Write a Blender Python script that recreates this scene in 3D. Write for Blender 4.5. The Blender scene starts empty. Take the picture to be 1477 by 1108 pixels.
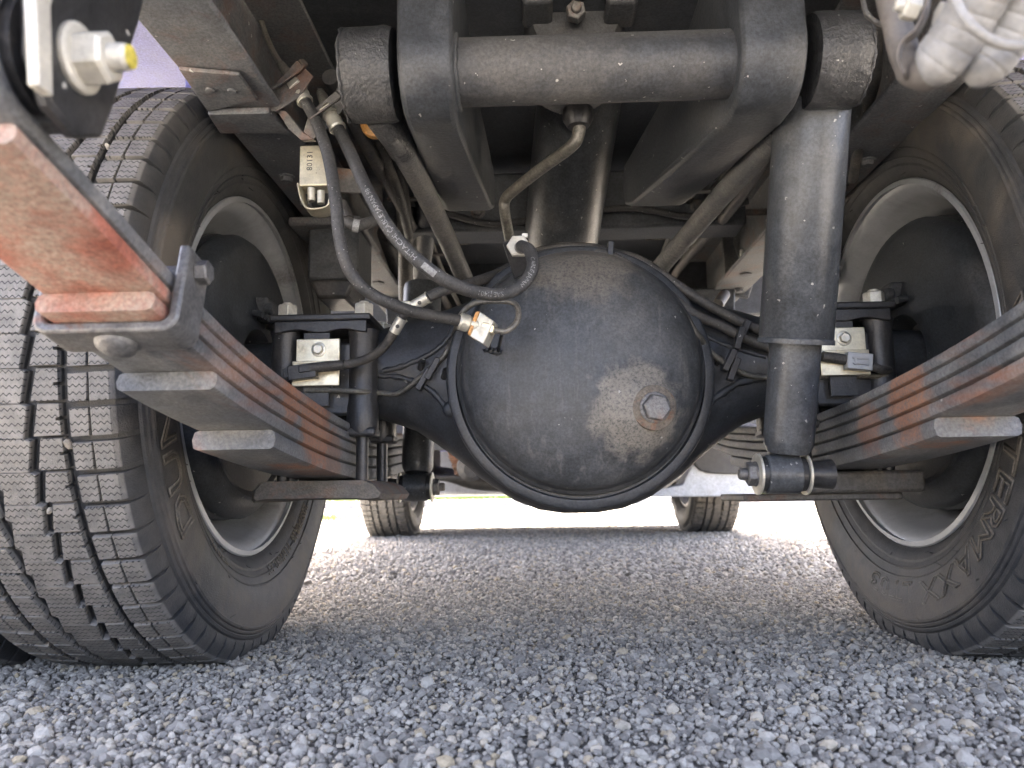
import bpy, bmesh, math, random
import numpy as np
from mathutils import Vector, Matrix, noise
from mathutils.bvhtree import BVHTree

random.seed(7); rng = np.random.default_rng(7)
PI = math.pi
GZ = .020          # level of the gravel
sc = bpy.context.scene
col = sc.collection

# ------------------------------------------------------------------ camera
F_PX, W_PX, H_PX = 1100.0, 1477.0, 1108.0
CAM = Vector((-0.053, 0.0, 0.20))
PITCH = math.atan(157 / F_PX)
YAW = math.atan(32.5 * math.cos(PITCH) / F_PX)
fwd = Vector((-math.sin(YAW) * math.cos(PITCH), math.cos(YAW) * math.cos(PITCH), math.sin(PITCH)))
rgt = Vector((math.cos(YAW), math.sin(YAW), 0))
upv = rgt.cross(fwd)
ROLL = math.radians(.9)
rgt, upv = rgt * math.cos(ROLL) - upv * math.sin(ROLL), upv * math.cos(ROLL) + rgt * math.sin(ROLL)
cam_data = bpy.data.cameras.new('camera')
cam = bpy.data.objects.new('camera', cam_data); col.objects.link(cam)
cam.matrix_world = Matrix(((rgt.x, upv.x, -fwd.x, CAM.x), (rgt.y, upv.y, -fwd.y, CAM.y), (rgt.z, upv.z, -fwd.z, CAM.z), (0, 0, 0, 1)))
cam_data.sensor_width = 36; cam_data.lens = 36 * F_PX / W_PX
cam_data.clip_start = 0.02; cam_data.clip_end = 2000
cam_data.dof.use_dof = True; cam_data.dof.focus_distance = 0.82; cam_data.dof.aperture_fstop = 9.0
sc.camera = cam

# ------------------------------------------------------------------ sky, sun, exposure
SUN_EL, SUN_AZ = math.radians(58), math.radians(-8)     # azimuth from +Y (ahead of the truck), negative = left
world = bpy.data.worlds.new('World'); sc.world = world; world.use_nodes = True
wn = world.node_tree.nodes; wl = world.node_tree.links
bgn = wn['Background']
sky = wn.new('ShaderNodeTexSky'); sky.sky_type = 'NISHITA'; sky.sun_disc = False
sky.sun_elevation = SUN_EL; sky.sun_rotation = SUN_AZ
sky.air_density = .55; sky.dust_density = 9.0; sky.ozone_density = .3
wl.new(sky.outputs[0], bgn.inputs[0]); bgn.inputs[1].default_value = 0.15
sd = bpy.data.lights.new('sun', 'SUN'); sd.energy = 4.6; sd.angle = math.radians(0.6); sd.color = (1.0, 0.96, 0.9)
sun = bpy.data.objects.new('sun', sd); col.objects.link(sun)
sdir = Vector((math.sin(SUN_AZ) * math.cos(SUN_EL), math.cos(SUN_AZ) * math.cos(SUN_EL), math.sin(SUN_EL)))
sun.rotation_euler = sdir.to_track_quat('Z', 'Y').to_euler(); sun.location = (0, 4, 8)
vs = sc.view_settings
vs.view_transform = 'Standard'; vs.look = 'None'; vs.gamma = 1; vs.use_curve_mapping = False
vs.exposure = 4.2
sc.cycles.max_bounces = 10; sc.cycles.diffuse_bounces = 6; sc.cycles.glossy_bounces = 4
sc.cycles.use_denoising = True
sc.cycles.caustics_reflective = False

# ------------------------------------------------------------------ helpers
def U(px, py, Y):
    """photograph direction -> the point of it that lies Y metres ahead"""
    d = rgt * ((px - W_PX / 2) / F_PX) - upv * ((py - H_PX / 2) / F_PX) + fwd
    return CAM + d * (Y / d.y)
def UX(px, py, X):
    d = rgt * ((px - W_PX / 2) / F_PX) - upv * ((py - H_PX / 2) / F_PX) + fwd
    return CAM + d * ((X - CAM.x) / d.x)
def RAY(px, py):
    return (rgt * ((px - W_PX / 2) / F_PX) - upv * ((py - H_PX / 2) / F_PX) + fwd).normalized()

def smooth_path(pts, n=8):
    pts = [Vector(p) for p in pts]; out = []
    if len(pts) < 3: return pts
    P = [pts[0] * 2 - pts[1]] + pts + [pts[-1] * 2 - pts[-2]]
    for i in range(1, len(P) - 2):
        p0, p1, p2, p3 = P[i - 1:i + 3]
        for k in range(n):
            t = k / n
            out.append(0.5 * ((2 * p1) + (p2 - p0) * t + (2 * p0 - 5 * p1 + 4 * p2 - p3) * t * t + (3 * p1 - p0 - 3 * p2 + p3) * t ** 3))
    out.append(pts[-1]); return out

def frames(path, ref=None):
    fr = []; t_prev = None; nrm = None
    for i, p in enumerate(path):
        a = path[max(i - 1, 0)]; b = path[min(i + 1, len(path) - 1)]
        t = (b - a).normalized()
        if nrm is None:
            r = ref or (Vector((0, 0, 1)) if abs(t.z) < .9 else Vector((0, 1, 0)))
            nrm = (r - t * r.dot(t)).normalized()
        else:
            nrm = (nrm - t * nrm.dot(t)).normalized()
        fr.append((p, t, nrm, t.cross(nrm)))
    return fr

class MB:
    def __init__(s): s.v = []; s.f = []
    def ring_loft(s, rings, cap=True, closed=False):
        n = len(rings[0]); b = len(s.v)
        for r in rings: s.v.extend([tuple(p) for p in r])
        m = len(rings)
        for i in range(m if closed else m - 1):
            i2 = (i + 1) % m
            for j in range(n):
                k = (j + 1) % n
                s.f.append((b + i * n + j, b + i * n + k, b + i2 * n + k, b + i2 * n + j))
        if cap and not closed:
            s.f.append(tuple(b + j for j in range(n))[::-1]); s.f.append(tuple(b + (m - 1) * n + j for j in range(n)))
        return s
    def tube(s, path, r, n=12, ref=None, cap=True):
        path = [Vector(p) for p in path]; fr = frames(path, ref); rings = []
        for i, (p, t, a, b) in enumerate(fr):
            rr = r[i] if isinstance(r, (list, tuple)) else r
            rings.append([p + a * rr * math.cos(q * 2 * PI / n) + b * rr * math.sin(q * 2 * PI / n) for q in range(n)])
        return s.ring_loft(rings, cap)
    def cyl(s, p0, p1, r0, r1=None, n=20):
        return s.tube([p0, p1], [r0, r0 if r1 is None else r1], n)
    def lathe(s, prof, o, axis, n=32, ph=0.0, fn=None):
        """prof: (along axis, radius); ends closed when they reach a small radius"""
        o = Vector(o); ax = Vector(axis).normalized()
        r = Vector((0, 0, 1)) if abs(ax.z) < .9 else Vector((0, 1, 0))
        a = (r - ax * r.dot(ax)).normalized(); b = ax.cross(a)
        rings = []
        for (h, rad) in prof:
            rings.append([o + ax * h + a * rad * math.cos(ph + q * 2 * PI / n) + b * rad * math.sin(ph + q * 2 * PI / n) for q in range(n)])
        if fn: rings = [[fn(p) for p in R] for R in rings]
        return s.ring_loft(rings, True)
    def box(s, c, d, rot=None):
        c = Vector(c); M = rot or Matrix.Identity(3); b = len(s.v)
        for x in (-.5, .5):
            for y in (-.5, .5):
                for z in (-.5, .5): s.v.append(tuple(c + M @ Vector((x * d[0], y * d[1], z * d[2]))))
        for q in ((0, 1, 3, 2), (4, 6, 7, 5), (0, 4, 5, 1), (2, 3, 7, 6), (0, 2, 6, 4), (1, 5, 7, 3)): s.f.append(tuple(b + i for i in q))
        return s
    def prism(s, pts, ext):
        ext = Vector(ext)
        return s.ring_loft([[Vector(p) for p in pts], [Vector(p) + ext for p in pts]])
    def mesh(s, name, ang=35):
        me = bpy.data.meshes.new(name); me.from_pydata(s.v, [], s.f); 
        bm = bmesh.new(); bm.from_mesh(me); bmesh.ops.recalc_face_normals(bm, faces=bm.faces); bm.to_mesh(me); bm.free()
        if ang:
            me.polygons.foreach_set('use_smooth', [True] * len(me.polygons)); me.set_sharp_from_angle(angle=math.radians(ang))
        return me

WORLD = {}
def add(name, mb, m, parent=None, loc=None, rotz=0.0, bevel=0, ang=35, seg=2, label=None):
    me = mb.mesh(name, ang) if isinstance(mb, MB) else mb
    if m is not None:
        me.materials.clear(); me.materials.append(m)
    o = bpy.data.objects.new(name, me); col.objects.link(o)
    Wm = Matrix.Translation(loc or (0, 0, 0)) @ Matrix.Rotation(rotz, 4, 'Z')
    if parent is not None:
        o.parent = parent
        if loc is None and rotz == 0 and parent in WORLD and parent.get('_local'):
            Wm = WORLD[parent]
        o.matrix_basis = WORLD[parent].inverted() @ Wm
    else: o.matrix_basis = Wm
    WORLD[o] = Wm
    if bevel:
        md = o.modifiers.new('bevel', 'BEVEL'); md.width = bevel; md.segments = seg; md.limit_method = 'ANGLE'; md.angle_limit = math.radians(40)
        md.harden_normals = False
    if label: o['label'] = label
    return o
def childcopy(src, name, parent):
    o = src.copy(); o.name = name; col.objects.link(o); o.parent = parent; return o

def text_mesh(txt, size=1.0, extrude=0.0, outline=0.0):
    cu = bpy.data.curves.new('txt', 'FONT'); cu.body = txt; cu.size = size; cu.extrude = extrude; cu.resolution_u = 2
    cu.fill_mode = 'BOTH' if not outline else 'NONE'
    if outline: cu.bevel_depth = outline; cu.bevel_resolution = 0
    ob = bpy.data.objects.new('txt', cu); col.objects.link(ob)
    dg = bpy.context.evaluated_depsgraph_get(); me = bpy.data.meshes.new_from_object(ob.evaluated_get(dg))
    bpy.data.objects.remove(ob); bpy.data.curves.remove(cu)
    return me

# ------------------------------------------------------------------ materials (procedural)
def nd(nt, t, **kw):
    n = nt.nodes.new(t)
    for k, v in kw.items():
        if k in ('operation', 'data_type', 'blend_type', 'feature', 'distance', 'noise_dimensions', 'interpolation', 'attribute_type', 'attribute_name', 'use_clamp'): setattr(n, k, v)
        else: n.inputs[k.replace('_', ' ')].default_value = v
    return n
def mathn(nt, op, a, b=None, c=None):
    n = nt.nodes.new('ShaderNodeMath'); n.operation = op
    for i, x in enumerate((a, b, c)):
        if x is None: continue
        if isinstance(x, (int, float)): n.inputs[i].default_value = x
        else: nt.links.new(x, n.inputs[i])
    return n.outputs[0]
def ramp(nt, fac, p0, p1):
    n = nt.nodes.new('ShaderNodeMapRange'); n.interpolation_type = 'SMOOTHSTEP'
    n.inputs[1].default_value = p0; n.inputs[2].default_value = p1
    nt.links.new(fac, n.inputs[0]); return n.outputs[0]
def mixc(nt, fac, a, b):
    n = nt.nodes.new('ShaderNodeMix'); n.data_type = 'RGBA'
    for sock, x in ((n.inputs[0], fac), (n.inputs[6], a), (n.inputs[7], b)):
        if isinstance(x, (int, float)): sock.default_value = x
        elif isinstance(x, (tuple, list)): sock.default_value = (*x, 1)
        else: nt.links.new(x, sock)
    return n.outputs[2]
def tex_noise(nt, co, scale, detail=3, rough=.55, dist=0, stretch=None):
    if stretch:
        mp = nt.nodes.new('ShaderNodeMapping'); mp.inputs[3].default_value = stretch; nt.links.new(co, mp.inputs[0]); co = mp.outputs[0]
    n = nt.nodes.new('ShaderNodeTexNoise'); n.inputs['Scale'].default_value = scale; n.inputs['Detail'].default_value = detail
    n.inputs['Roughness'].default_value = rough; n.inputs['Distortion'].default_value = dist
    nt.links.new(co, n.inputs['Vector']); return n.outputs[0]
def new_mat(name):
    m = bpy.data.materials.new(name); m.use_nodes = True; nt = m.node_tree
    return m, nt, nt.nodes['Principled BSDF']

def grimy(name, base, rough=.45, metal=0.0, dust=(.21, .195, .175), dust_amt=.35, dust_lo=.5, dust_hi=.75, dust_scale=14, speck=.0, speck_col=(.55, .54, .5),
          bump=.25, bump_scale=420, rust=0.0, rust_col=(.26, .085, .03), rust_scale=9, rust_lo=.5, rust_hi=.68, streak=None, spec=.5, topdust=0.0, coat=0.0, mott=.25, speck_scale=130, streak_amt=.3, rust_stretch=None, patches=(), grain=.35):
    m, nt, bs = new_mat(name); L = nt.links.new
    tc = nt.nodes.new('ShaderNodeTexCoord'); co = tc.outputs['Object']
    n1 = tex_noise(nt, co, dust_scale, 5, .6, .3)
    n2 = tex_noise(nt, co, bump_scale, 3, .6)
    n3 = tex_noise(nt, co, 55, 4, .6)
    # mottled base
    c = mixc(nt, ramp(nt, n3, .3, .75), tuple(x * (1 - mott) for x in base), tuple(min(1, x * (1 + mott)) for x in base))
    r = mathn(nt, 'MULTIPLY_ADD', n3, .25, rough - .12)
    gn = tex_noise(nt, co, 330, 4, .75)
    vm = nt.nodes.new('ShaderNodeVectorMath'); vm.operation = 'SCALE'; L(c, vm.inputs[0]); L(mathn(nt, 'MULTIPLY_ADD', ramp(nt, gn, .3, .7), 2 * grain, 1 - grain), vm.inputs[3]); c = vm.outputs[0]
    if rust:
        rn = tex_noise(nt, co, rust_scale, 6, .65, .6, rust_stretch); rf = ramp(nt, rn, rust_lo, rust_hi)
        rn2 = tex_noise(nt, co, 60, 4, .7)
        rc = mixc(nt, rn2, tuple(x * .55 for x in rust_col), tuple(min(1, x * 1.5) for x in rust_col))
        rfa = mathn(nt, 'MULTIPLY', rf, rust)
        c = mixc(nt, rfa, c, rc)
        r = mathn(nt, 'MULTIPLY_ADD', rfa, .3, r)
    df = mathn(nt, 'MULTIPLY', ramp(nt, n1, dust_lo, dust_hi), dust_amt)
    fine = tex_noise(nt, co, 260, 2, .7)
    df = mathn(nt, 'MULTIPLY', df, mathn(nt, 'MULTIPLY_ADD', ramp(nt, fine, .25, .75), .5, .5))
    if topdust:
        ge = nt.nodes.new('ShaderNodeNewGeometry'); sp = nt.nodes.new('ShaderNodeSeparateXYZ'); L(ge.outputs['Normal'], sp.inputs[0])
        td = mathn(nt, 'MULTIPLY', ramp(nt, sp.outputs[2], .1, .8), topdust)
        df = mathn(nt, 'MAXIMUM', df, td)
    if streak:
        st = tex_noise(nt, co, 1.0, 4, .65, 0, streak)
        df = mathn(nt, 'MAXIMUM', df, mathn(nt, 'MULTIPLY', ramp(nt, st, .52, .78), streak_amt))
    c = mixc(nt, df, c, mixc(nt, ramp(nt, gn, .3, .7), tuple(x * .72 for x in dust), tuple(min(1, x * 1.2) for x in dust)))
    for (pc, pr, pcol, pam) in patches:      # stains with a shape of their own
        vd = nt.nodes.new('ShaderNodeVectorMath'); vd.operation = 'DISTANCE'; L(co, vd.inputs[0]); vd.inputs[1].default_value = pc
        dd = mathn(nt, 'ADD', vd.outputs['Value'], mathn(nt, 'MULTIPLY_ADD', tex_noise(nt, co, 38, 5, .65, .5), pr * 1.1, -pr * .55))
        pf = mathn(nt, 'MULTIPLY', mathn(nt, 'SUBTRACT', 1.0, ramp(nt, dd, pr * .62, pr)), mathn(nt, 'MULTIPLY', ramp(nt, gn, .25, .6), pam))
        c = mixc(nt, pf, c, mixc(nt, n3, tuple(x * .6 for x in pcol), tuple(min(1, x * 1.35) for x in pcol))); r = mathn(nt, 'MULTIPLY_ADD', pf, .3, r)
    r = mathn(nt, 'MULTIPLY_ADD', df, .5, r)
    if speck:
        vo = nt.nodes.new('ShaderNodeTexVoronoi'); vo.inputs['Scale'].default_value = speck_scale
        wv = nt.nodes.new('ShaderNodeVectorMath'); wv.operation = 'MULTIPLY_ADD'; nz = nt.nodes.new('ShaderNodeTexNoise'); nz.inputs['Scale'].default_value = speck_scale * 2.2; L(co, nz.inputs['Vector'])
        L(nz.outputs['Color'], wv.inputs[0]); wv.inputs[1].default_value = (.9 / speck_scale,) * 3; L(co, wv.inputs[2]); L(wv.outputs[0], vo.inputs['Vector'])
        sep = nt.nodes.new('ShaderNodeSeparateColor'); L(vo.outputs['Color'], sep.inputs[0])
        rad = mathn(nt, 'MULTIPLY', mathn(nt, 'POWER', sep.outputs[0], 2.5), .24)
        on = mathn(nt, 'LESS_THAN', vo.outputs['Distance'], rad)
        keep = mathn(nt, 'LESS_THAN', sep.outputs[1], speck)
        sf = mathn(nt, 'MULTIPLY', mathn(nt, 'MULTIPLY', on, keep), .6)
        c = mixc(nt, sf, c, speck_col)
        r = mathn(nt, 'MAXIMUM', r, mathn(nt, 'MULTIPLY', sf, .9))
    L(c, bs.inputs['Base Color']); L(r, bs.inputs['Roughness'])
    bs.inputs['Metallic'].default_value = metal; bs.inputs['Specular IOR Level'].default_value = spec
    if metal: L(mathn(nt, 'MULTIPLY', mathn(nt, 'SUBTRACT', 1.0, df), metal), bs.inputs['Metallic'])
    if coat: bs.inputs['Coat Weight'].default_value = coat; bs.inputs['Coat Roughness'].default_value = .35
    bp = nt.nodes.new('ShaderNodeBump'); bp.inputs['Strength'].default_value = bump; bp.inputs['Distance'].default_value = .0012
    hh = mathn(nt, 'ADD', n2, mathn(nt, 'MULTIPLY', n3, 1.2)); L(hh, bp.inputs['Height']); L(bp.outputs[0], bs.inputs['Normal'])
    return m

M = {}
M['axle'] = grimy('axle_paint', (.036, .039, .043), .42, dust=(.18, .175, .165), dust_amt=.3, dust_lo=.5, dust_hi=.8, speck=.10, bump=.18)
M['cover'] = grimy('cover_paint', (.050, .053, .056), .46, dust=(.20, .19, .175), dust_amt=.4, dust_lo=.5, dust_hi=.8, dust_scale=11, speck=.10, bump=.16, streak=(90, 90, 9), streak_amt=.5, patches=[(tuple(U(925, 592, .785)), .064, (.27, .245, .205), .85), (tuple(U(805, 580, .775)), .012, (.26, .15, .08), .5), (tuple(U(835, 372, .83)), .075, (.22, .19, .15), .45)])
M['plug_dirt'] = grimy('dirty_boss', (.13, .11, .085), .7, dust=(.3, .26, .2), dust_amt=.6, rust=.4, rust_scale=40, bump=.6)
M['hub'] = grimy('textured_coating', (.042, .043, .045), .42, dust_amt=.3, dust_lo=.55, speck=.12, bump=1.2, bump_scale=300, speck_scale=190)
M['arm'] = grimy('arm_coating', (.034, .038, .044), .5, dust=(.15, .147, .142), dust_amt=.4, dust_lo=.48, dust_hi=.72, dust_scale=9, speck=.14, bump=.45, bump_scale=300, topdust=.35)
M['tube'] = grimy('tube_coating', (.037, .040, .045), .5, dust=(.16, .150, .138), dust_amt=.5, dust_lo=.45, dust_hi=.68, dust_scale=7, speck=.3, bump=.45, bump_scale=260, topdust=.4, speck_scale=160)
M['leaf'] = grimy('spring_steel', (.100, .106, .114), .55, dust=(.30, .285, .26), dust_amt=.55, dust_lo=.40, dust_hi=.68, rust=.8, rust_scale=8, rust_lo=.52, rust_hi=.68, rust_stretch=(1, .22, 1), rust_col=(.30, .105, .035), patches=[(tuple(U(440, 615, .74)), .060, (.33, .125, .045), .68), (tuple(U(395, 570, .66)), .035, (.33, .125, .045), .6), (tuple(U(470, 670, .80)), .045, (.24, .10, .05), .5), (tuple(U(1345, 580, .66)), .050, (.33, .13, .05), .65), (tuple(U(1275, 615, .74)), .035, (.26, .11, .05), .6)], speck=.05, bump=.5, streak=(40, 6, 40), streak_amt=.3)
M['leaf_red'] = grimy('spring_red_primer', (.30, .105, .07), .6, dust=(.38, .31, .25), dust_amt=.95, dust_lo=.36, dust_hi=.56, dust_scale=16, rust=.5, rust_col=(.34, .09, .05), bump=.6)
M['leaf_front'] = grimy('spring_brown', (.17, .105, .075), .6, dust=(.3, .22, .17), dust_amt=.5, rust=.6, bump=.4)
M['clip'] = grimy('clip_steel', (.13, .13, .13), .42, metal=.35, dust=(.34, .30, .25), dust_amt=.55, dust_lo=.45, rust=.5, rust_scale=22, rust_lo=.58, rust_hi=.7, bump=.5)
M['rail'] = grimy('rail_dusty', (.092, .098, .106), .5, dust=(.22, .215, .205), dust_amt=.55, dust_lo=.40, dust_hi=.66, dust_scale=10, speck=.12, bump=.35, rust=.25, rust_scale=20)
M['rail_dark'] = grimy('rail_dark', (.045, .050, .056), .5, dust=(.15, .145, .14), dust_amt=.4, bump=.3)
M['black'] = grimy('black_steel', (.027, .027, .028), .38, dust=(.16, .14, .12), dust_amt=.3, speck=.10, bump=.3)
M['plate'] = grimy('plate_steel', (.075, .073, .07), .5, dust=(.26, .22, .17), dust_amt=.6, dust_lo=.42, rust=.4, rust_scale=18, bump=.4)
M['rod'] = grimy('rod_dusty', (.070, .072, .074), .55, dust=(.20, .192, .178), dust_amt=.7, dust_lo=.38, dust_hi=.62, dust_scale=18, bump=.5)
M['zinc'] = grimy('zinc_plate', (.62, .57, .43), .34, metal=.8, dust=(.30, .25, .17), dust_amt=.5, dust_lo=.5, dust_scale=40, bump=.15, mott=.12, speck=.3, speck_col=(.12, .09, .06), speck_scale=300, grain=.08)
M['nut'] = grimy('nut_zinc', (.58, .56, .48), .38, metal=.55, dust=(.36, .31, .22), dust_amt=.6, dust_lo=.45, dust_scale=60, bump=.3, mott=.12, grain=.08)
M['white_nut'] = grimy('nut_paint', (.52, .50, .44), .45, metal=.2, dust=(.50, .44, .28), dust_amt=.6, dust_lo=.45, dust_scale=50, bump=.4, mott=.1, grain=.08)
M['yellow'] = grimy('yellow_mark', (.62, .52, .09), .5, dust=(.5, .42, .2), dust_amt=.5, dust_scale=90, bump=.5)
M['shock'] = grimy('shock_paint', (.058, .063, .069), .36, dust=(.22, .20, .17), dust_amt=.35, dust_lo=.52, dust_hi=.8, speck=.42, bump=.2, speck_scale=150, rust=.5, rust_scale=7, rust_lo=.66, rust_hi=.74, rust_col=(.07, .05, .035))
M['hose'] = grimy('hose_rubber', (.045, .044, .043), .6, dust=(.22, .20, .17), dust_amt=.35, speck=.55, bump=.5, speck_scale=420)
M['wire'] = grimy('wire_sleeve', (.055, .052, .048), .55, dust=(.24, .21, .17), dust_amt=.5, bump=.5, speck=.2, speck_scale=400)
M['pipe'] = grimy('pipe_steel', (.12, .115, .10), .4, metal=.3, dust=(.26, .22, .17), dust_amt=.5, bump=.3)
M['conduit'] = grimy('conduit_grey', (.27, .265, .255), .45, dust=(.34, .31, .26), dust_amt=.5, dust_lo=.45, dust_scale=18, bump=.08, grain=.08)
M['conduit_tan'] = grimy('conduit_dusty', (.13, .115, .10), .65, dust=(.34, .30, .25), dust_amt=.5, dust_lo=.4, bump=.2, grain=.06)
M['rim'] = grimy('rim_paint', (.38, .395, .41), .36, metal=.25, dust=(.10, .09, .08), dust_amt=.85, dust_lo=.5, dust_scale=10, bump=.1, mott=.08, grain=.05)
M['drum'] = grimy('drum_black', (.032, .036, .041), .5, dust=(.13, .125, .12), dust_amt=.45, dust_scale=9, speck=.08, bump=.35)
M['bed'] = grimy('bed_blue', (.115, .125, .34), .45, dust=(.30, .30, .36), dust_amt=.25, bump=.2, mott=.1)
M['bumper'] = grimy('bumper_silver', (.40, .43, .47), .4, metal=.2, dust_amt=.3, bump=.1, mott=.1)
M['cast'] = grimy('cast_dark', (.052, .054, .057), .55, dust=(.18, .15, .12), dust_amt=.4, bump=.5)
M['alu'] = grimy('cast_aluminium', (.34, .32, .28), .5, metal=.4, dust=(.3, .25, .18), dust_amt=.6, bump=.4)
M['tan'] = grimy('tan_rubber', (.16, .145, .115), .75, dust=(.26, .22, .17), dust_amt=.6, bump=.5)
M['amber'] = grimy('amber_lens', (.55, .26, .05), .35, dust_amt=.4, bump=.1)
M['ink'] = grimy('white_ink', (.22, .22, .215), .6, dust_amt=.3, bump=.1)
M['ink_dark'] = grimy('stamped_ink', (.05, .05, .05), .6, dust_amt=.1, bump=.1)
M['glass'] = grimy('cab_glass', (.03, .035, .04), .08, dust_amt=.1, bump=0)

def tyre_mat(name):
    m, nt, bs = new_mat(name); L = nt.links.new
    tc = nt.nodes.new('ShaderNodeTexCoord'); co = tc.outputs['Object']
    sp = nt.nodes.new('ShaderNodeSeparateXYZ'); L(co, sp.inputs[0])
    th = mathn(nt, 'ARCTAN2', sp.outputs[1], sp.outputs[2])
    rad = mathn(nt, 'SQRT', mathn(nt, 'ADD', mathn(nt, 'MULTIPLY', sp.outputs[1], sp.outputs[1]), mathn(nt, 'MULTIPLY', sp.outputs[2], sp.outputs[2])))
    ax = sp.outputs[0]
    n1 = tex_noise(nt, co, 9, 5, .6, .4); n2 = tex_noise(nt, co, 600, 3, .6); n3 = tex_noise(nt, co, 60, 4, .65)
    # sidewall: dark rubber with brownish dried mud, in rings
    band = mathn(nt, 'MULTIPLY', ramp(nt, rad, .228, .28), mathn(nt, 'SUBTRACT', 1.0, ramp(nt, rad, .302, .314)))
    c = mixc(nt, ramp(nt, n3, .3, .7), (.034, .036, .039), (.055, .056, .057))
    mud = mathn(nt, 'MULTIPLY', ramp(nt, n1, .40, .66), mathn(nt, 'MULTIPLY_ADD', band, .62, .18))
    c = mixc(nt, mud, c, (.150, .130, .106))
    # tread tops carry pale dust; sipes painted near-black for the shade inside them
    top = ramp(nt, rad, .3352, .3368)
    dust = mixc(nt, ramp(nt, n3, .3, .72), (.14, .135, .126), (.225, .215, .198))
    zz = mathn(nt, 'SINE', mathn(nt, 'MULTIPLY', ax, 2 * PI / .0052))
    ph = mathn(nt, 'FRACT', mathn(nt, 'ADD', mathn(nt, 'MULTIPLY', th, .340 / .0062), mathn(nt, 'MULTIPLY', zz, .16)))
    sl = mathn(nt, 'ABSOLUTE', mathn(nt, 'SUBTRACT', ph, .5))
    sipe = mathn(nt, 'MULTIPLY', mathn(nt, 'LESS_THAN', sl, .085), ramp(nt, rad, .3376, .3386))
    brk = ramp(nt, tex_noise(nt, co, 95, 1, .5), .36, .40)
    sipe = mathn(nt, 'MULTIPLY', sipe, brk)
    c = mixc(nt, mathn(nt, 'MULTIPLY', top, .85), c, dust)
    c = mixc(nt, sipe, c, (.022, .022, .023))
    L(c, bs.inputs['Base Color']); bs.inputs['Specular IOR Level'].default_value = .35
    L(mathn(nt, 'MULTIPLY_ADD', mud, .3, .52), bs.inputs['Roughness'])
    bp = nt.nodes.new('ShaderNodeBump'); bp.inputs['Strength'].default_value = .5; bp.inputs['Distance'].default_value = .0015
    L(mathn(nt, 'SUBTRACT', mathn(nt, 'ADD', n2, mathn(nt, 'MULTIPLY', n3, .8)), mathn(nt, 'MULTIPLY', sipe, 3.0)), bp.inputs['Height']); L(bp.outputs[0], bs.inputs['Normal'])
    return m
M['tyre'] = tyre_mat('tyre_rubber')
M['letter'] = grimy('letter_rubber', (.11, .10, .086), .55, dust=(.20, .165, .12), dust_amt=.6, dust_lo=.35, bump=.3)

def ground_mat():
    m, nt, bs = new_mat('gravel_bed'); L = nt.links.new
    tc = nt.nodes.new('ShaderNodeTexCoord'); co = tc.outputs['Object']
    vo = nt.nodes.new('ShaderNodeTexVoronoi'); vo.inputs['Scale'].default_value = 75; L(co, vo.inputs['Vector'])
    sep = nt.nodes.new('ShaderNodeSeparateColor'); L(vo.outputs['Color'], sep.inputs[0])
    n1 = tex_noise(nt, co, 1.3, 4, .6); n2 = tex_noise(nt, co, 300, 3, .6)
    c = mixc(nt, sep.outputs[0], (.24, .225, .20), (.42, .39, .34))
    c = mixc(nt, mathn(nt, 'MULTIPLY', ramp(nt, n1, .45, .7), .4), c, (.34, .30, .23))
    c = mixc(nt, mathn(nt, 'MULTIPLY', n2, .4), c, (.12, .12, .12))
    L(c, bs.inputs['Base Color']); bs.inputs['Roughness'].default_value = .9
    bp = nt.nodes.new('ShaderNodeBump'); bp.inputs['Distance'].default_value = .008; bp.inputs['Strength'].default_value = .9
    L(mathn(nt, 'SUBTRACT', n2, mathn(nt, 'MULTIPLY', vo.outputs['Distance'], 1.6)), bp.inputs['Height']); L(bp.outputs[0], bs.inputs['Normal'])
    return m
def stone_mat():
    m, nt, bs = new_mat('crushed_stone'); L = nt.links.new
    tc = nt.nodes.new('ShaderNodeTexCoord'); co = tc.outputs['Object']
    oi = nt.nodes.new('ShaderNodeObjectInfo'); rd = oi.outputs['Random']
    cr = nt.nodes.new('ShaderNodeValToRGB'); e = cr.color_ramp.elements
    e[0].position = 0; e[0].color = (.20, .182, .156, 1); e[1].position = 1; e[1].color = (.46, .37, .24, 1)
    for p, cc in ((.35, (.295, .268, .228)), (.62, (.39, .355, .30)), (.82, (.48, .435, .36)), (.93, (.50, .43, .33))):
        q = cr.color_ramp.elements.new(p); q.color = (*cc, 1)
    L(rd, cr.inputs[0])
    ad = nt.nodes.new('ShaderNodeVectorMath'); ad.operation = 'ADD'; L(co, ad.inputs[0])
    cb = nt.nodes.new('ShaderNodeCombineXYZ'); L(mathn(nt, 'MULTIPLY', rd, 37.0), cb.inputs[0]); L(cb.outputs[0], ad.inputs[1])
    n1 = tex_noise(nt, ad.outputs[0], 2.2, 5, .7); n2 = tex_noise(nt, ad.outputs[0], 14, 3, .7)
    k = mathn(nt, 'MULTIPLY_ADD', n1, .9, .55)
    vm = nt.nodes.new('ShaderNodeVectorMath'); vm.operation = 'SCALE'; L(cr.outputs[0], vm.inputs[0]); L(k, vm.inputs[3])
    L(vm.outputs[0], bs.inputs['Base Color']); bs.inputs['Roughness'].default_value = .85; bs.inputs['Specular IOR Level'].default_value = .3
    bp = nt.nodes.new('ShaderNodeBump'); bp.inputs['Distance'].default_value = .001; bp.inputs['Strength'].default_value = .6
    L(mathn(nt, 'ADD', n1, mathn(nt, 'MULTIPLY', n2, .4)), bp.inputs['Height']); L(bp.outputs[0], bs.inputs['Normal'])
    return m
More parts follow.
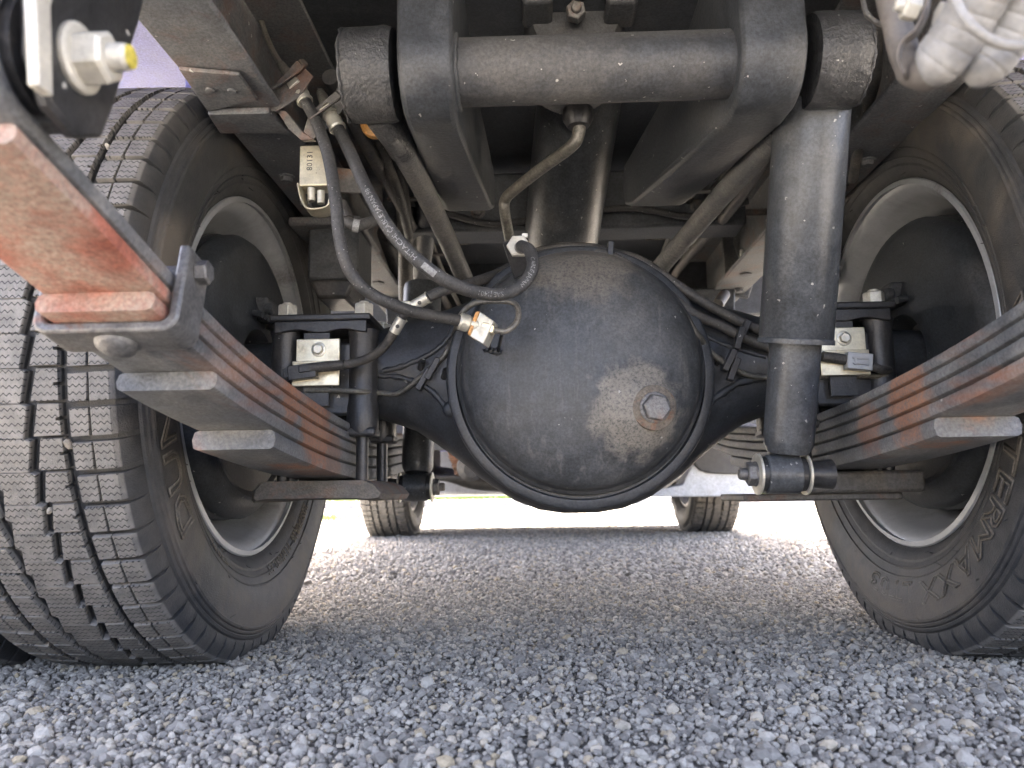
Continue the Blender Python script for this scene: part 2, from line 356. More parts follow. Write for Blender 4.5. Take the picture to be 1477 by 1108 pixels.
def plain(name, c0, c1, scale, rough=.8):
    m, nt, bs = new_mat(name); tc = nt.nodes.new('ShaderNodeTexCoord')
    n = tex_noise(nt, tc.outputs['Object'], scale, 5, .65)
    nt.links.new(mixc(nt, ramp(nt, n, .3, .7), c0, c1), bs.inputs['Base Color']); bs.inputs['Roughness'].default_value = rough
    return m
M['ground'] = ground_mat(); M['stone'] = stone_mat()
M['grass'] = plain('grass_blade', (.07, .13, .02), (.16, .20, .035), 2.0)
M['soil'] = plain('grass_soil', (.06, .07, .025), (.10, .11, .04), 1.5)
M['kerb'] = plain('concrete', (.20, .20, .20), (.29, .28, .27), 9)
M['leafage'] = plain('leafage', (.035, .06, .015), (.08, .11, .03), 3)

# ================================================================== SETTING
g = MB(); N = 40
g.v = [(-300, -300, 0), (300, -300, 0), (300, 300, 0), (-300, 300, 0)]; g.f = [(0, 1, 2, 3)]
ground = add('gravel_ground', g, M['ground'], loc=(0, 0, GZ - .004), ang=0); ground['kind'] = 'structure'
ground['label'] = 'grey crushed stone gravel yard under the truck'; ground['category'] = 'ground'

def stone_shape(seed, n=15):
    r = random.Random(seed); bm = bmesh.new()
    sx, sy, sz = r.uniform(.8, 1.15), r.uniform(.65, .95), r.uniform(.48, .72)
    for i in range(n):
        z = 1 - 2 * (i + .5) / n; a = i * 2.39996 + r.uniform(-.5, .5); q = math.sqrt(1 - z * z); k = r.uniform(.78, 1.05)
        bm.verts.new((sx * q * math.cos(a) * k, sy * q * math.sin(a) * k, sz * z * k))
    res = bmesh.ops.convex_hull(bm, input=bm.verts)
    bmesh.ops.delete(bm, geom=[e for e in res['geom_interior'] if isinstance(e, bmesh.types.BMVert)], context='VERTS')
    bmesh.ops.recalc_face_normals(bm, faces=bm.faces)
    me = bpy.data.meshes.new('stone_shape'); bm.to_mesh(me); bm.free(); me.materials.append(M['stone']); return me
shapes = [stone_shape(100 + i, 17 + i % 5) for i in range(10)]

def scatter(x0, x1, y0, y1, cell, smin, smax, tail):
    xs = np.arange(x0, x1, cell); ys = np.arange(y0, y1, cell)
    gx, gy = np.meshgrid(xs, ys); n = gx.size
    x = gx.ravel() + rng.uniform(-.5, .5, n) * cell; y = gy.ravel() + rng.uniform(-.5, .5, n) * cell
    s = smin + (smax - smin) * rng.random(n) ** 1.7
    big = rng.random(n) < tail; s = np.where(big, s * rng.uniform(1.3, 1.75, n), s)
    z = GZ + s * rng.uniform(-.42, .22, n)
    return np.stack([x, y, z, s], 1)
pts = np.concatenate([scatter(-1.25, 1.25, -.1, 1.6, .0060, .0019, .0054, .03),
                      scatter(-2.6, 2.6, 1.6, 4.6, .0140, .0048, .0092, .03),
                      scatter(-5.5, 5.5, 4.6, 9.0, .036, .009, .018, .02)])
def instance_points(name, P, mats_shapes, parent):
    me = bpy.data.meshes.new(name); me.vertices.add(len(P)); me.vertices.foreach_set('co', P[:, :3].ravel())
    a = me.attributes.new('size', 'FLOAT', 'POINT'); a.data.foreach_set('value', P[:, 3])
    rt = me.attributes.new('turn', 'FLOAT_VECTOR', 'POINT')
    R = np.stack([rng.normal(0, .45, len(P)), rng.normal(0, .45, len(P)), rng.uniform(0, 6.283, len(P))], 1); rt.data.foreach_set('vector', R.ravel())
    o = bpy.data.objects.new(name, me); col.objects.link(o)
    ng = bpy.data.node_groups.new(name, 'GeometryNodeTree')
    ng.interface.new_socket('Geometry', in_out='INPUT', socket_type='NodeSocketGeometry'); ng.interface.new_socket('Geometry', in_out='OUTPUT', socket_type='NodeSocketGeometry')
    gi = ng.nodes.new('NodeGroupInput'); go = ng.nodes.new('NodeGroupOutput'); L = ng.links.new
    g2i = ng.nodes.new('GeometryNodeGeometryToInstance')
    for i, me_s in reversed(list(enumerate(mats_shapes))):
        so = bpy.data.objects.new('stone_shape', me_s)
        oi = ng.nodes.new('GeometryNodeObjectInfo'); oi.inputs[0].default_value = so; oi.inputs['As Instance'].default_value = True
        L(oi.outputs['Geometry'], g2i.inputs[0])
    m2p = ng.nodes.new('GeometryNodeMeshToPoints'); L(gi.outputs[0], m2p.inputs[0])
    ip = ng.nodes.new('GeometryNodeInstanceOnPoints'); L(m2p.outputs[0], ip.inputs['Points']); L(g2i.outputs[0], ip.inputs['Instance'])
    ip.inputs['Pick Instance'].default_value = True
    for nm, dt, sock in (('size', 'FLOAT', 'Scale'), ('turn', 'FLOAT_VECTOR', 'Rotation')):
        na = ng.nodes.new('GeometryNodeInputNamedAttribute'); na.data_type = dt; na.inputs[0].default_value = nm
        L(na.outputs[0], ip.inputs[sock])
    L(ip.outputs[0], go.inputs[0])
    md = o.modifiers.new('scatter', 'NODES'); md.node_group = ng
    return o
gravel = instance_points('gravel', pts, shapes, None)
gravel['kind'] = 'stuff'; gravel['label'] = 'loose grey crushed stone covering the yard'; gravel['category'] = 'gravel'
# the largest stones in view, one by one
k = 0
while k < 290:
    px, py = random.uniform(0, 1477), random.uniform(840, 1108)
    d = RAY(px, py); t = (GZ - CAM.z) / d.z
    p = CAM + d * t
    if p.y > 1.25: continue
    s = random.uniform(.0060, .0095) * (1.0 if random.random() < .93 else 1.25)
    o = bpy.data.objects.new('stone', shapes[k % 10]); col.objects.link(o); o.parent = ground
    o.location = (p.x, p.y, .004 + s * random.uniform(-.25, .2)); o.scale = (s, s, s)
    o.rotation_euler = (random.gauss(0, .4), random.gauss(0, .4), random.uniform(0, 6.28)); k += 1

# far edge of the yard: kerb, grass bank and hedge
kb = MB(); kb.box((0, 10.6, GZ + .03), (60, .18, .12)); kerb = add('kerb', kb, M['kerb'], bevel=.02); kerb['kind'] = 'structure'
bk = MB(); rows = []
for i in range(61):
    x = -30 + i
    rows.append([(x, 10.7, .02), (x, 11.5, .14 + .03 * math.sin(x)), (x, 13, .22 + .05 * math.sin(x * 1.7)), (x, 40, .5), (x, 40, -.3), (x, 10.7, -.3)])
bk.ring_loft(rows); bank = add('grass_bank', bk, M['soil']); bank['kind'] = 'structure'
def grass_mesh(n, area, h, seed, zf):
    r = random.Random(seed); mb = MB()
    for i in range(n):
        x, y = area(r); z = zf(x, y); a = r.uniform(0, 6.28); hh = h * r.uniform(.5, 1.3); w = .006
        dx, dy = math.cos(a) * w, math.sin(a) * w; lx, ly = r.gauss(0, .35) * hh, r.gauss(0, .35) * hh
        b = len(mb.v); mb.v += [(x - dx, y - dy, z), (x + dx, y + dy, z), (x + lx * .5 + dx * .6, y + ly * .5 + dy * .6, z + hh * .6), (x + lx, y + ly, z + hh)]
        mb.f += [(b, b + 1, b + 2), (b, b + 2, b + 3)]
    me = bpy.data.meshes.new('grass'); me.from_pydata(mb.v, [], mb.f); return me
gr = add('grass', grass_mesh(26000, lambda r: (r.uniform(-9, 9), 10.75 + 2.6 * r.random()), .16, 3, lambda x, y: max(0, .13 * min(1, (y - 10.7) / .8))), M['grass'], ang=0)
gr['kind'] = 'stuff'; gr['label'] = 'bright green grass on the bank beyond the yard'; gr['category'] = 'grass'
def tuft_area(r):
    a, q = r.uniform(0, 6.28), abs(r.gauss(0, .5)); return (-1.75 + .42 * q * math.cos(a), 5.6 + .5 * q * math.sin(a))
tf = add('grass_tuft', grass_mesh(900, tuft_area, .05, 5, lambda x, y: GZ), M['grass'], ang=0)
tf['kind'] = 'stuff'; tf['label'] = 'low yellow green weed patch on the sunlit gravel'; tf['category'] = 'weeds'

# ================================================================== THE TRUCK
truck = bpy.data.objects.new('truck', None); col.objects.link(truck); truck.location = (0, 2.2, 0)
WORLD[truck] = Matrix.Translation((0, 2.2, 0))
truck['label'] = 'small dump truck seen from under its rear axle, standing on gravel'; truck['category'] = 'truck'
AX_Y, AX_Z, TR = .94, .350, .352

# ------------------------------------------------------------------ tyres
side = [(.0765, .2185), (.0800, .2225), (.0830, .2250), (.0845, .2265), (.087, .2290), (.0915, .2375), (.0915, .2405), (.0945, .2460), (.0962, .2466), (.0962, .2480), (.0955, .2486), (.0985, .2570), (.1003, .2576), (.1003, .2590), (.0998, .2596), (.1012, .2640),
        (.1030, .2700), (.1040, .2800), (.1040, .2900), (.1030, .2990), (.1022, .3070), (.1034, .3085), (.1024, .3110), (.1004, .3122), (.1016, .3136), (.1004, .3160), (.0984, .3172),
        (.0994, .3186), (.0980, .3215), (.0956, .3230), (.0935, .3290), (.0900, .3350), (.0850, .3400), (.0700, .3412), (.0, .3418)]
def side_axial(r):
    rs = [p[1] for p in side]; return float(np.interp(r, rs, [p[0] for p in side]))
def tyre_mesh(detail=True, nth=152, NP=74):
    mb = MB()
    prof = side + [(-a, r) for a, r in side[-2::-1]]
    b = 0; n = len(prof)
    for i in range(nth):
        t = 2 * PI * i / nth; cy, cz = math.sin(t), math.cos(t)
        for a, r in prof: mb.v.append((a, r * cy, r * cz))
    for i in range(nth):
        i2 = (i + 1) % nth
        for j in range(n - 1): mb.f.append((i * n + j, i * n + j + 1, i2 * n + j + 1, i2 * n + j))
    def P(th, a, r): return (a, r * math.sin(th), r * math.cos(th))
    dth = 2 * PI / NP; rnd = random.Random(4)
    def crown(a): return TR - .0035 * (a / .088) ** 2
    def poly_block(outline, th0, rb=.339, sgn=1):
        # outline in (pitch fraction, axial); prism from the groove floor to the crown
        lo = [P(th0 + u * dth, sgn * a, rb) for u, a in outline]; hi = [P(th0 + u * dth, sgn * a, crown(a)) for u, a in outline]
        # small chamfer at the top edge
        ca = sum(a for u, a in outline) / len(outline); cu = sum(u for u, a in outline) / len(outline)
        mid = [P(th0 + u * dth, sgn * a, crown(a) - .0012) for u, a in outline]
        hi = [P(th0 + (cu + (u - cu) * .965) * dth, sgn * (ca + (a - ca) * .96), crown(a)) for u, a in outline]
        k = len(outline); bb = len(mb.v); mb.v += lo + mid + hi
        for rr in (0, 1):
            for j in range(k):
                q = (j + 1) % k; mb.f.append((bb + rr * k + j, bb + rr * k + q, bb + (rr + 1) * k + q, bb + (rr + 1) * k + j))
        mb.f.append(tuple(bb + 2 * k + j for j in range(k)))
    for i in range(NP):
        t0 = i * dth
        for sgn in (1, -1):
            off = 0 if sgn == 1 else .5
            # shoulder block: inner half, thin slit, outer half that wraps over the shoulder
            poly_block([(.03 + off, .0515), (.05 + off, .0665), (.86 + off, .0675), (.84 + off, .0515)], t0, sgn=sgn)
            for (u0, u1) in ((.06 + off, .87 + off),):
                sec = [(.0685, .339), (.0685, crown(.0685) - .0008), (.0695, crown(.0685)), (.0845, crown(.0845)), (.0885, .3455), (.0945, .3330), (.0955, .3225), (.088, .3200)]
                rings = []
                for u in (u0, u1): rings.append([P(t0 + (u + (.02 if a > .08 else 0)) * dth, sgn * a, r) for a, r in sec])
                mb.ring_loft(rings)
            # second row: stepped block
            poly_block([(.06 + off, .0205), (.08 + off, .0440), (.50 + off, .0440), (.51 + off, .0405), (.60 + off, .0405), (.61 + off, .0440), (1.0 + off, .0440), (1.0 + off, .0262), (.97 + off, .0258)], t0, sgn=sgn)
        if i % 1 == 0:
            poly_block([(.0, -.0150), (.0, .0125), (.93, .0178), (1.0, .0125), (1.0, -.0150), (.53, -.0178), (.44, -.0125)], t0)
    # vent hairs left from the mould
    for q in range(46):
        r_ = rnd.choice((.232, .246, .258, .300, .308)) + rnd.uniform(-.003, .003); t_ = rnd.uniform(0, 2 * PI); a_ = side_axial(r_)
        p0 = Vector(P(t_, a_ - .0005, r_)); p1 = Vector(P(t_ + rnd.uniform(-.012, .012), a_ + rnd.uniform(.002, .005), r_ + rnd.uniform(-.005, .005)))
        mb.tube([p0, p1], [.0006, .0004], 5)
    # flatten where it stands
    v = np.array(mb.v); rr_ = np.hypot(v[:, 1], v[:, 2]); gk = 1 - np.clip(rr_ - .206, 0, 1) * .068 / rr_; v[:, 1] *= gk; v[:, 2] *= gk
    FL = AX_Z - GZ + .002; low = v[:, 2] < -FL
    v[:, 2] = np.where(low, -FL + (v[:, 2] + FL) * .05, v[:, 2])
    sq = np.clip((-v[:, 2] - .25) / .1, 0, 1) * (np.abs(v[:, 0]) > .08); v[:, 0] *= 1 + .05 * sq
    mb.v = [tuple(p) for p in v]
    return mb.mesh('tyre', 28)
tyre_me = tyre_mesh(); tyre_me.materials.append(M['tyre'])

def rim_mesh(outer=False):
    mb = MB(); n = 72
    prof = [(.084, .2145), (.0835, .2200), (.0815, .2215), (.0790, .2200), (.0775, .2140), (.0735, .2070), (.058, .2000), (.040, .1945), (.030, .1890), (.020, .1850), (-.02, .1850), (-.03, .197), (-.05, .203), (-.075, .206), (-.0775, .214), (-.0815, .2215),
            (-.0815, .2235), (-.076, .2160), (-.073, .2095), (-.03, .2010), (-.02, .1900), (.018, .1900), (.036, .2005), (.0740, .2100), (.0770, .2160)]
    rings = []
    for i in range(n):
        t = 2 * PI * i / n; rings.append([(a, r * math.sin(t), r * math.cos(t)) for a, r in prof])
    mb.ring_loft(rings, closed=True)
    # dished disc
    disc = [(-.030, .187), (-.040, .170), (-.062, .150), (-.070, .118), (-.070, .05), (-.074, .05), (-.074, .12), (-.066, .154), (-.044, .174), (-.034, .189)]
    mb.ring_loft([[(a, r * math.sin(2 * PI * i / n), r * math.cos(2 * PI * i / n)) for a, r in disc] for i in range(n)], closed=True)
    return mb.mesh('rear_wheel', 40)
rim_me = rim_mesh(); rim_me.materials.append(M['rim'])

def bend_text(txt, size, r0, ang0, mirror, extr=.0024, spacing=1.0, name='lettering'):
    """raised letters on the inner sidewall, tops outward, reading clockwise; ang0 = clock angle of the first letter, degrees"""
    me = text_mesh(txt, size, 0, .00105 if size > .02 else .0007); n = len(me.vertices); co = np.zeros(n * 3); me.vertices.foreach_get('co', co); co = co.reshape(-1, 3)
    out = np.zeros_like(co)
    for i, (x, y, z) in enumerate(co):
        r = r0 + y; t = math.radians(ang0) + x * spacing / r0
        a = side_axial(r) + z + .0009; r = r - max(0, r - .206) * .068
        s = math.sin(t); c = math.cos(t)
        # seen from the middle of the truck; wheel axis +x points to the viewer
        out[i] = (a, s * r * (1 if mirror else 1), c * r)
    me.vertices.foreach_set('co', out.ravel()); me.update(); me.name = name
    return me

def wheel(name, x, y, inner_pos, text=None, flip=False):
    """flip: right-hand wheels are turned so that the lettered side looks to the middle"""
    o = add(name, rim_me, None, truck, loc=(x, y, AX_Z), rotz=PI if flip else 0); o['_local'] = 1
    t = add('tyre', tyre_me, None, o)
    for (txt, size, r0, a0, sp) in (text or []):
        l = add('lettering', bend_text(txt, size, r0, a0, flip, spacing=sp), M['letter'], o, ang=0)
    return o
# clock angle: looking at the inner side, +y is on the viewer's right for the left wheel
XW = .473
# left wheel, seen from the middle: y to the right, so clock angle = measured from top towards +y
wl_in = wheel('rear_wheel', -XW - .012, AX_Y, True, [('DUNLOP', .040, .2760, -130, 1.5), ('205/70R16  111/109L LT', .0145, .2405, 132, 1.2), ('TUBELESS', .010, .2420, 205, 1.2)])
wr_in = wheel('rear_wheel', XW, AX_Y, True, [('WINTER', .037, .2680, 87, 1.55), ('MAXX', .037, .2660, 132, 1.55), ('LT03', .034, .2640, 171, 1.5), ('205/70R16  111/109L LT', .0145, .2405, 250, 1.2)], True)
wl_out = wheel('rear_wheel', -XW - .244, AX_Y, False, None, True)
wr_out = wheel('rear_wheel', XW + .232, AX_Y, False, None, False)
wfl = wheel('front_wheel', -.69, 3.45, False, None, False)
wfr = wheel('front_wheel', .69, 3.45, False, None, True)
for (a_, ax_, s_) in ((-108, .047, .0055), (-78, .019, .0050), (-86, .090, .0045), (-60, .047, .0035), (-118, .020, .0035)):
    t_ = math.radians(a_); pb = bpy.data.objects.new('pebble', shapes[3]); col.objects.link(pb); pb.parent = wl_in
    pb.location = (ax_, .338 * math.sin(t_), .338 * math.cos(t_)); pb.scale = (s_,) * 3; pb.rotation_euler = (a_, ax_ * 90, 1)
for w in (wl_in, wr_in, wl_out, wr_out, wfl, wfr):
    if '_local' in w: del w['_local']

# brake drum + backing plate of each rear wheel
for sx in (-1, 1):
    d = MB(); X = lambda a: a
    o = (0, AX_Y, AX_Z)
    d.lathe([(.425, .05), (.400, .06), (.398, .085), (.408, .125), (.404, .156), (.410, .171), (.418, .1765), (.428, .1765), (.432, .166), (.440, .05)], o, (sx, 0, 0), 64)
    bp_ = add('brake_backing_plate', d, M['drum'], truck)
    e = MB(); e.lathe([(.4325, .10), (.4325, .1745), (.437, .178), (.445, .178), (.450, .172), (.520, .172), (.525, .10)], o, (sx, 0, 0), 64)
    add('brake_drum', e, M['drum'], truck)
    # wheel cylinder, bleeder cover and cable boots on the plate
    c = MB(); c.box((sx * .397, AX_Y + .02, AX_Z + .085), (.02, .07, .03)); c.cyl((sx * .392, AX_Y - .01, AX_Z + .085), (sx * .380, AX_Y - .01, AX_Z + .085), .008)
    add('wheel_cylinder', c, M['cast'], bp_, bevel=.003)
    for j in range(4):
        c = MB(); c.cyl((sx * .400, AX_Y - .03 + .011 * j, AX_Z + .075 + .004 * (j % 2)), (sx * .385, AX_Y - .032 + .011 * j, AX_Z + .072), .0042, n=8)
        add('bolt', c, M['cast'], bp_)
    c = MB(); c.tube(smooth_path([(sx * .396, AX_Y + .02, AX_Z + .07), (sx * .375, AX_Y + .0, AX_Z + .06), (sx * .366, AX_Y - .03, AX_Z + .02), (sx * .362, AX_Y - .035, AX_Z - .03)]), .006, 10)
    add('brake_pipe', c, M['wire'], bp_)
    # dust shield rib that hangs under the drum
    c = MB(); arc = []
    for q in range(19):
        t = math.radians(120 + q * 7.5); arc.append((sx * .415, AX_Y + .150 * math.sin(t), AX_Z + .150 * math.cos(t)))
    c.tube(arc, .012, 10, ref=Vector((1, 0, 0))); add('shield_rim', c, M['drum'], bp_)

# ------------------------------------------------------------------ axle housing
def axle_rings():
    rings = []
    st = [(-.43, .040, .040), (-.31, .047, .046), (-.27, .051, .050), (-.24, .057, .053), (-.22, .063, .056), (-.20, .070, .059), (-.18, .078, .062), (-.16, .087, .066), (-.14, .097, .070), (-.12, .109, .075), (-.10, .122, .079), (-.08, .135, .082), (-.05, .1465, .085), (-.02, .151, .086)]
    st = st + [(-x, h, d) for x, h, d in st[::-1]]
    for x, h, d in st:
        k = max(0, min(1, (abs(x) - .12) / .08)); p = 2 * k + 4.0 * (1 - k)
        ring = []
        for q in range(40):
            t = 2 * PI * q / 40; c, s = math.cos(t), math.sin(t)
            ring.append((x, AX_Y + d * math.copysign(abs(c) ** (2 / p), c), AX_Z - .020 * (1 - k) + h * (1.03 if s < 0 else 1) * math.copysign(abs(s) ** (2 / (2 + .3 * (1 - k))), s)))
        rings.append(ring)
    return rings
am = MB(); am.ring_loft(axle_rings())
axle = add('axle_housing', am, M['axle'], truck, ang=50)
axle_bvh = BVHTree.FromPolygons([Vector(v) for v in am.v], am.f)
DC = Vector((-.001, AX_Y - .085, AX_Z - .0145))
PLUG = U(940, 590, .79)
def cover_fn(p):
    dx, dz = p.x - PLUG.x + .012, p.z - PLUG.z
    d = math.sqrt((dx * 1.0) ** 2 + dz * dz)
    k = max(0, min(1, (1 - d / .058) * 1.25)); k = k * k * (3 - 2 * k)
    return Vector((p.x, p.y - .017 * k, p.z))
cm = MB()
prof = [(.004, .1400), (-.0055, .1395), (-.0085, .1380), (-.0095, .1362), (-.013, .1345)]
for q in range(1, 17):
    a = q / 16 * PI / 2; prof.append((-.013 - .043 * math.sin(a) ** .95, max(.002, .1340 * math.cos(a))))
cm.lathe(prof, DC, (0, 1, 0), 96, fn=cover_fn)
cover = add('differential_cover', cm, M['cover'], axle, ang=40)
fl = MB(); fl.lathe([(.012, .150), (.003, .1522), (.0005, .1512), (-.0010, .1485), (-.0012, .1410), (.004, .139)], DC + Vector((0, 0, -.004)), (0, 1, 0), 96); add('cover_flange', fl, M['axle'], axle, ang=60)
cov_bvh = BVHTree.FromPolygons([Vector(v) for v in cm.v], cm.f)
def hit(px, py, lift=.0, which=None):
    d = RAY(px, py); best = None
    for b in ([axle_bvh, cov_bvh] if which is None else [which]):
        loc, nrm, idx, dist = b.ray_cast(CAM, d)
        if loc is not None and (best is None or dist < best[1]): best = (loc, dist, nrm)
    if best is None: return U(px, py, .9)
    return best[0] - d * lift
def hexnut(p, axis, af, h, name, m, parent, ph=0.2, stub=0, washer=0):
    p = Vector(p); ax = Vector(axis).normalized(); mb = MB(); R = af / math.sqrt(3)
    mb.lathe([(0, R * .92), (h * .08, R), (h * .88, R), (h, R * .86)], p, ax, 6, ph)
    if washer: mb.lathe([(-.0005, washer), (h * .14, washer), (h * .2, washer * .9)], p, ax, 28)
    if stub: mb.lathe([(0, R * .5), (h + stub * .75, R * .5), (h + stub, R * .4)], p, ax, 18)
    return add(name, mb, m, parent, ang=25, bevel=af * .02)
# drain plug with its dirty boss
pp = hit(944, 588); _, pn, _, _ = cov_bvh.ray_cast(CAM, RAY(944, 588))
if pn.y > 0: pn = -pn
pn = (pn + Vector((0, -1.2, 0))).normalized()
bm_ = MB(); bm_.lathe([(-.008, .024), (.0008, .0235), (.0018, .021), (.0020, .003)], pp, pn, 40); add('plug_boss', bm_, M['plug_dirt'], axle)
hexnut(pp + pn * .0012, pn, .0255, .0105, 'drain_plug', M['clip'], axle, ph=.35, washer=.0165)
# weld beads and ribs on the housing
def bead(pts, r, name='weld_bead', m='axle', jit=.0006, lift=.0):
    path = smooth_path([hit(*p, lift) for p in pts], 6)
    path = [p + Vector((random.uniform(-1, 1), random.uniform(-1, 1), random.uniform(-1, 1))) * jit for p in path]
    rr = [r * random.uniform(.8, 1.2) for _ in path]
    mb = MB(); mb.tube(path, rr, 8); return add(name, mb, M[m], axle, ang=60)
bead([(548, 542), (580, 545), (620, 562), (642, 585), (652, 592)], .0035)
bead([(552, 536), (590, 525), (625, 508), (645, 490), (655, 470)], .0035)
bead([(1098, 545), (1065, 552), (1035, 572), (1020, 585), (1014, 592)], .0045)
bead([(1105, 515), (1075, 507), (1045, 497), (1018, 485)], .003)
for (px, py) in ((650, 590), (1014, 590)):
    mb = MB(); p = hit(px, py); mb.lathe([(-.004, .010), (.003, .009), (.005, .004)], p, (0, -1, 0), 16); add('weld_blob', mb, M['axle'], axle, ang=60)

# spring seats, U-bolts and plates (built for the left, mirrored for the right)
SX = .300
for sx in (-1, 1):
    seat = MB(); seat.box((sx * SX, AX_Y, .4055), (.118, .165, .008))
    st_ = add('spring_seat', seat, M['black'], truck, bevel=.002)
    s2 = MB(); n = 14; pts_ = []
    for i in range(n + 1):
        u = i / n; pts_.append((sx * (SX - .054 + .108 * u), 0, .4015 - .010 - .004 * math.cos(u * 2 * PI) ** 2))
    out = [Vector((p[0], AX_Y - .080, .4015)) for p in (pts_[0], pts_[-1])][::-1] + [Vector((p[0], AX_Y - .080, p[2])) for p in pts_]
    s2.prism(out, (0, .16, 0)); add('seat_gasket', s2, M['black'], st_, bevel=.001)
    for yy in (AX_Y - .058, AX_Y + .058):
        for ex in (-.046, .046):
            x = sx * (SX + ex)
            p = MB(); p.lathe([(.268, .0165), (.275, .0185), (.30, .0185), (.31, .0170), (.382, .0165), (.393, .019)], (x, yy, 0), (0, 0, 1), 24)
            add('seat_post', p, M['black'], st_)
            hexnut((x, yy, .4095), (0, 0, 1), .021, .0165, 'nut', M['nut'], st_, ph=.3 + ex, stub=.003)
        w = MB(); w.box((sx * SX, yy, .335), (.07, .016, .085)); add('seat_web', w, M['black'], st_, bevel=.003)
        f_ = MB(); f_.box((sx * SX, yy, .272), (.128, .034, .010)); add('seat_foot', f_, M['black'], st_, bevel=.003)
        ub = MB(); ub.tube([(sx * (SX - .046), yy, .39), (sx * (SX - .046), yy, .199)], .0072, 14); ub.tube([(sx * (SX + .046), yy, .39), (sx * (SX + .046), yy, .199)], .0072, 14)
        add('u_bolt', ub, M['black'], st_)

# ------------------------------------------------------------------ leaf springs
T = [.0105, .0110, .0125, .0135, .0165]; LW = .070
mainY = [.94, .86, .75, .60, .50, .42, .36, .302]; mainZ = [.2765, .279, .285, .299, .3135, .331, .3460, .3592]
def zmain(y):
    d = abs(y - AX_Y); yy = AX_Y - d
    if yy < .302: return .3592 + (.302 - yy) * .25
    # cubic smoothing through np.interp on a denser table
    return float(np.interp(yy, TY, TZ))
_tab = smooth_path([(0, y, z) for y, z in zip(mainY[::-1], mainZ[::-1])], 10)
TY = [p.y for p in _tab]; TZ = [p.z for p in _tab]
def leaf_strip(mb, xc, path, w, t, tip0=True, tip1=True):
    rings = []; fr = frames([Vector((xc, p[0], p[1])) for p in path], Vector((0, 0, 1)))
    n = len(fr)
    for i, (p, tn, nr, bn) in enumerate(fr):
        hw, ht, e = w / 2, t / 2, min(.0045, t * .38)
        sec = [(-hw + e, -ht), (hw - e, -ht), (hw - e * .3, -ht + e * .35), (hw, 0), (hw - e * .3, ht - e * .35), (hw - e, ht), (-hw + e, ht), (-hw + e * .3, ht - e * .35), (-hw, 0), (-hw + e * .3, -ht + e * .35)]
        rings.append([p + bn * a + nr * b for a, b in sec])
    mb.ring_loft(rings); return mb
LEN = [None, (.292, 1.60), (.412, 1.48), (.500, 1.385), (.618, 1.265)]
